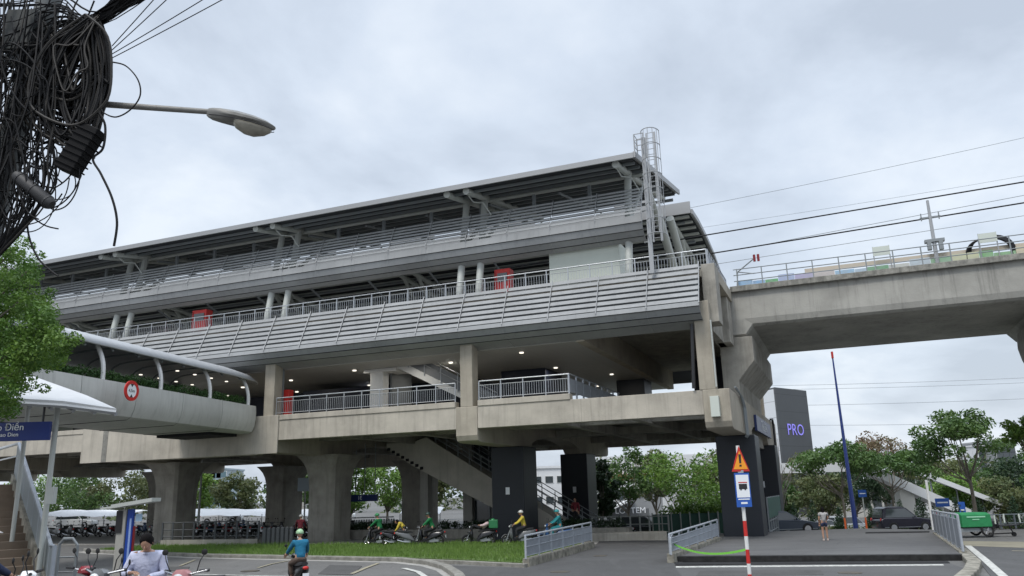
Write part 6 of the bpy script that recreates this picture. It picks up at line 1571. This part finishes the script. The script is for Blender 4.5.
# lamp on a long arm
la = thing('street_lamp', 'street lamp head on a long horizontal arm at upper left', 'street lamp', Y(100,104,9.1).to_tuple())
p0 = Y(20,98,9.15); p1 = Y(104,104.3,9.05); p2 = Y(213,112,8.9)
mb = MB(); mb.tube([p0,p1,p2], [.042,.040,.034], 12); obj('arm', mb, LAMP, la, smooth=True)
e0, e1 = Y(209,112.5,8.9), Y(276,127,8.85); ax = (e1-e0).normalized(); upv = Vector((0,0,1)); upv = (upv-ax*ax.dot(upv)).normalized(); sdv = ax.cross(upv)
Lh = (e1-e0).length
MH = Matrix(((ax.x,sdv.x,upv.x,e0.x),(ax.y,sdv.y,upv.y,e0.y),(ax.z,sdv.z,upv.z,e0.z),(0,0,0,1)))
rg = []
for f, w_, zt_, zb_ in ((0,.05,.05,-.055),(.06,.075,.06,-.07),(.2,.11,.07,-.075),(.45,.14,.075,-.06),(.7,.13,.06,-.05),(.88,.09,.035,-.045),(.97,.045,.0,-.04),(1,.01,-.02,-.03)):
    rg.append([(Lh*f, y_*w_, (zt_ if z_>0 else zb_)*abs(z_)) for y_, z_ in ((-1,-.2),(-1,.3),(-.75,.8),(0,1),(.75,.8),(1,.3),(1,-.2),(.6,-1),(-.6,-1))])
mb = MB(MH); mb.loft(rg); hd_ = obj('lamp_head', mb, LAMP, la, smooth=True)
rg = []
for f, w_, d_ in ((.40,.03,.03),(.45,.10,.08),(.58,.125,.125),(.72,.115,.135),(.86,.08,.10),(.95,.02,.05)):
    rg.append([(Lh*f, w_*math.cos(a), -.045-d_*math.sin(a)) for a in [math.pi*i/10 for i in range(11)]] + [(Lh*f, -w_, -.04), (Lh*f, w_, -.04)])
mb = MB(MH); mb.loft(rg); obj('lens', mb, LENS, hd_, smooth=True)
mb = MB(MH); rgb = [(Lh*f, s*w_*1.02, -.052) for s in (1,) for f, w_ in ((.06,.075),(.2,.112),(.45,.142),(.7,.132),(.88,.092),(.97,.047))]; mb.tube(rgb,.006,4); mb.tube([(x,-y,z) for x,y,z in rgb],.006,4); obj('seam', mb, BPL, hd_)

# cables
rc = random.Random(21)
def Pm(u, v, y=9.0): return Y(u, v, y)
def spline(P_, n=8):
    out = []
    for i in range(len(P_)-1):
        p0 = P_[max(i-1,0)]; p1 = P_[i]; p2 = P_[i+1]; p3 = P_[min(i+2,len(P_)-1)]
        for k in range(n):
            t = k/n; out.append(.5*((2*p1)+(p2-p0)*t+(2*p0-5*p1+4*p2-p3)*t*t+(3*p1-p0-3*p2+p3)*t*t*t))
    out.append(P_[-1]); return out
# the big hanging coil: loops strung from a hook at (93,20), bottom at about (70..105,150)
mb = MB()
for k in range(105):
    f = rc.random(); g_ = rc.gauss(0, 1); y = 8.95+rc.gauss(0,.11)
    xl = 22+48*f+g_*3; xr = 111-14*rc.random()**2 - (26*f if rc.random()<.5 else 0); xr = max(xr, xl+16); yb = rc.uniform(88,148) if rc.random()<.75 else rc.uniform(60,110); top = Pm(92+rc.uniform(-8,9), 18+rc.uniform(-4,8), y)
    cx_ = (xl+xr)/2
    P_ = [top, Pm(xr-3, 42+rc.uniform(-6,8), y), Pm(xr, 75+rc.uniform(-12,12), y), Pm(xr-6-rc.uniform(0,8), yb-18, y), Pm(cx_+rc.uniform(-8,8), yb, y), Pm(xl+4, yb-16, y), Pm(xl, yb-45, y), Pm(xl+18, 44, y), top]
    mb.m = 1 if rc.random() < .3 else 0
    mb.tube(spline(P_, 6), rc.uniform(.009,.018), 5, cap=False)
tag(obj('cable_coil', mb, [CABLE, CABLEG], smooth=True), 'huge hanging coil of black cables on the utility pole', 'cable coil')
# tangled mass running down the pole
mb = MB()
for k in range(84):
    y = 8.85+rc.uniform(-.15,.25); x0_ = rc.uniform(-25,62); P_ = [Pm(x0_+rc.uniform(-10,40), rc.uniform(-20,55), y)]
    xx = x0_; vv = 60; drift = rc.uniform(-14,2)
    while vv < 270:
        vv += rc.uniform(28,55); xx += drift*.9+rc.uniform(-13,11); 
        xx = min(xx, (256-vv)*.85+rc.uniform(-6,0) if vv > 165 else 78)
        P_.append(Pm(xx, vv, y+rc.uniform(-.05,.05)))
    mb.m = 1 if rc.random() < .25 else 0
    mb.tube(spline(P_, 5), rc.uniform(.006,.013), 4, cap=False)
for k in range(42):   # loose loops
    cx_, cv = rc.uniform(-8,60), rc.uniform(70,200); a_, b_ = rc.uniform(12,34), rc.uniform(18,50); ph = rc.uniform(0,6); y = 8.8+rc.uniform(-.1,.2); tl = rc.uniform(-.5,.5)
    pts = [Pm(cx_+a_*math.cos(q)+tl*b_*math.sin(q), cv+b_*math.sin(q), y) for q in [ph+i*.42 for i in range(rc.randint(9,15))]]
    mb.m = 0; mb.tube(spline(pts, 3), rc.uniform(.006,.011), 4, cap=False)
for k in range(34):   # cables heading sideways through the top
    v0, v1 = rc.uniform(-10,75), rc.uniform(-30,30); y = 8.9+rc.uniform(-.1,.2)
    P_ = [Pm(-40, v0+rc.uniform(0,25), y), Pm(15, v0+rc.uniform(-8,18), y), Pm(60, v0*.6+v1*.3+rc.uniform(-5,12), y), Pm(96+rc.uniform(-6,6), 20+rc.uniform(-8,8), y), Pm(150+rc.uniform(-20,30), -22+rc.uniform(-10,5), y-.6)]
    mb.tube(spline(P_, 5), rc.uniform(.007,.015), 4, cap=False)
for k in range(26):   # bundle leaving right and up
    y = 8.9+rc.uniform(-.08,.08); P_ = [Pm(82+rc.uniform(-5,5), 27+rc.uniform(-5,5), y), Pm(108, 13+rc.uniform(-4,4), y), Pm(140, -2+rc.uniform(-4,4), y), Pm(175, -20, y)]
    mb.tube(spline(P_, 4), .016, 4, cap=False)
tag(obj('cable_tangle', mb, [CABLE, CABLEG], smooth=True), 'dense tangle of black cables wound around and down the utility pole', 'cables', kind='stuff')
def cab(label, pts, r, y=8.8): 
    mb = MB(); mb.tube(spline([Pm(u,v,y) for u,v in pts], 8), r, 6); return tag(obj('loose_cable', mb, CABLE, smooth=True), label, 'cable', 'loose black cables at upper left')
cab('thick loose cable dropping from the coil to a free end above the footbridge', [(97,110),(105,125),(103,148),(93,159),(101,174),(112,198),(117,222),(114,246)], .014)
cab('round cable loop hooked across the lamp arm', [(112,62),(126,66),(138,80),(140,96),(130,110),(116,117),(104,113),(101,108)], .009)
cab('thin loop hanging from the black splice box', [(79,168),(79,182),(74,196),(66,206),(56,210),(50,208)], .008)
cab('long cable swinging from the tangle down into the tree', [(28,205),(27,222),(30,240),(38,258),(50,270),(58,276)], .011)
for i, (u, v, lab) in enumerate([(215,2,'topmost thin wire running right from the coil'),(203,-2,'second thin wire running right from the coil'),(165,0,'steep thin wire rising from the coil'),(156,-4,'steepest thin wire rising from the coil')]):
    wire('service_wire', lab, [Pm(112,58+i*-4,8.9).to_tuple(), (Pm(112,58-i*4,8.9)+(Pm(u,v,8.2)-Pm(112,58-i*4,8.9))*2.2).to_tuple()], .006, CABLE, 'thin service wires leaving the pole')
def rbox(name, label, a, b, hw_, hh, m, ribs=0, cyl=False):
    d = (b-a); L_ = d.length; d.normalize(); n2 = Vector((0,1,0)); up2 = d.cross(n2).normalized(); n2 = up2.cross(d)
    M = Matrix(((d.x,n2.x,up2.x,a.x),(d.y,n2.y,up2.y,a.y),(d.z,n2.z,up2.z,a.z),(0,0,0,1)))
    t = thing(name, label, 'cable box', a.to_tuple()); mb = MB(M)
    if cyl: mb.tube([(0,0,0),(.04,0,0),(L_-.05,0,0),(L_,0,0)], [hw_*.8,hw_,hw_,hw_*.7], 14)
    else: mb.box(0,L_,-hw_,hw_,-hh,hh)
    obj('housing', mb, m, t, smooth=cyl, bevel=0 if cyl else .015)
    mb = MB(M)
    for k in range(ribs):
        x = L_*(.12+.76*k/max(1,ribs-1))
        if cyl: mb.tube([(x-.01,0,0),(x+.01,0,0)], hw_*1.08, 14)
        else: mb.box(x-.008,x+.008,-hw_-.02,hw_+.02,-hh-.015,hh+.015)
    obj('rib', mb, m, t); return t
rbox('splice_box', 'ribbed black splice box hanging below the cable coil', Pm(94,128,8.82), Pm(66,172,8.82), .10, .125, mat('SpliceBlack',(.004,.004,.005),.7,spec=.2), 7)
rbox('splice_closure', 'grey cylindrical splice closure strapped across the pole', Pm(16,175,8.75), Pm(52,205,8.75), .075, 0, mat('ClosureGrey',(.028,.028,.03),.6), 3, True)
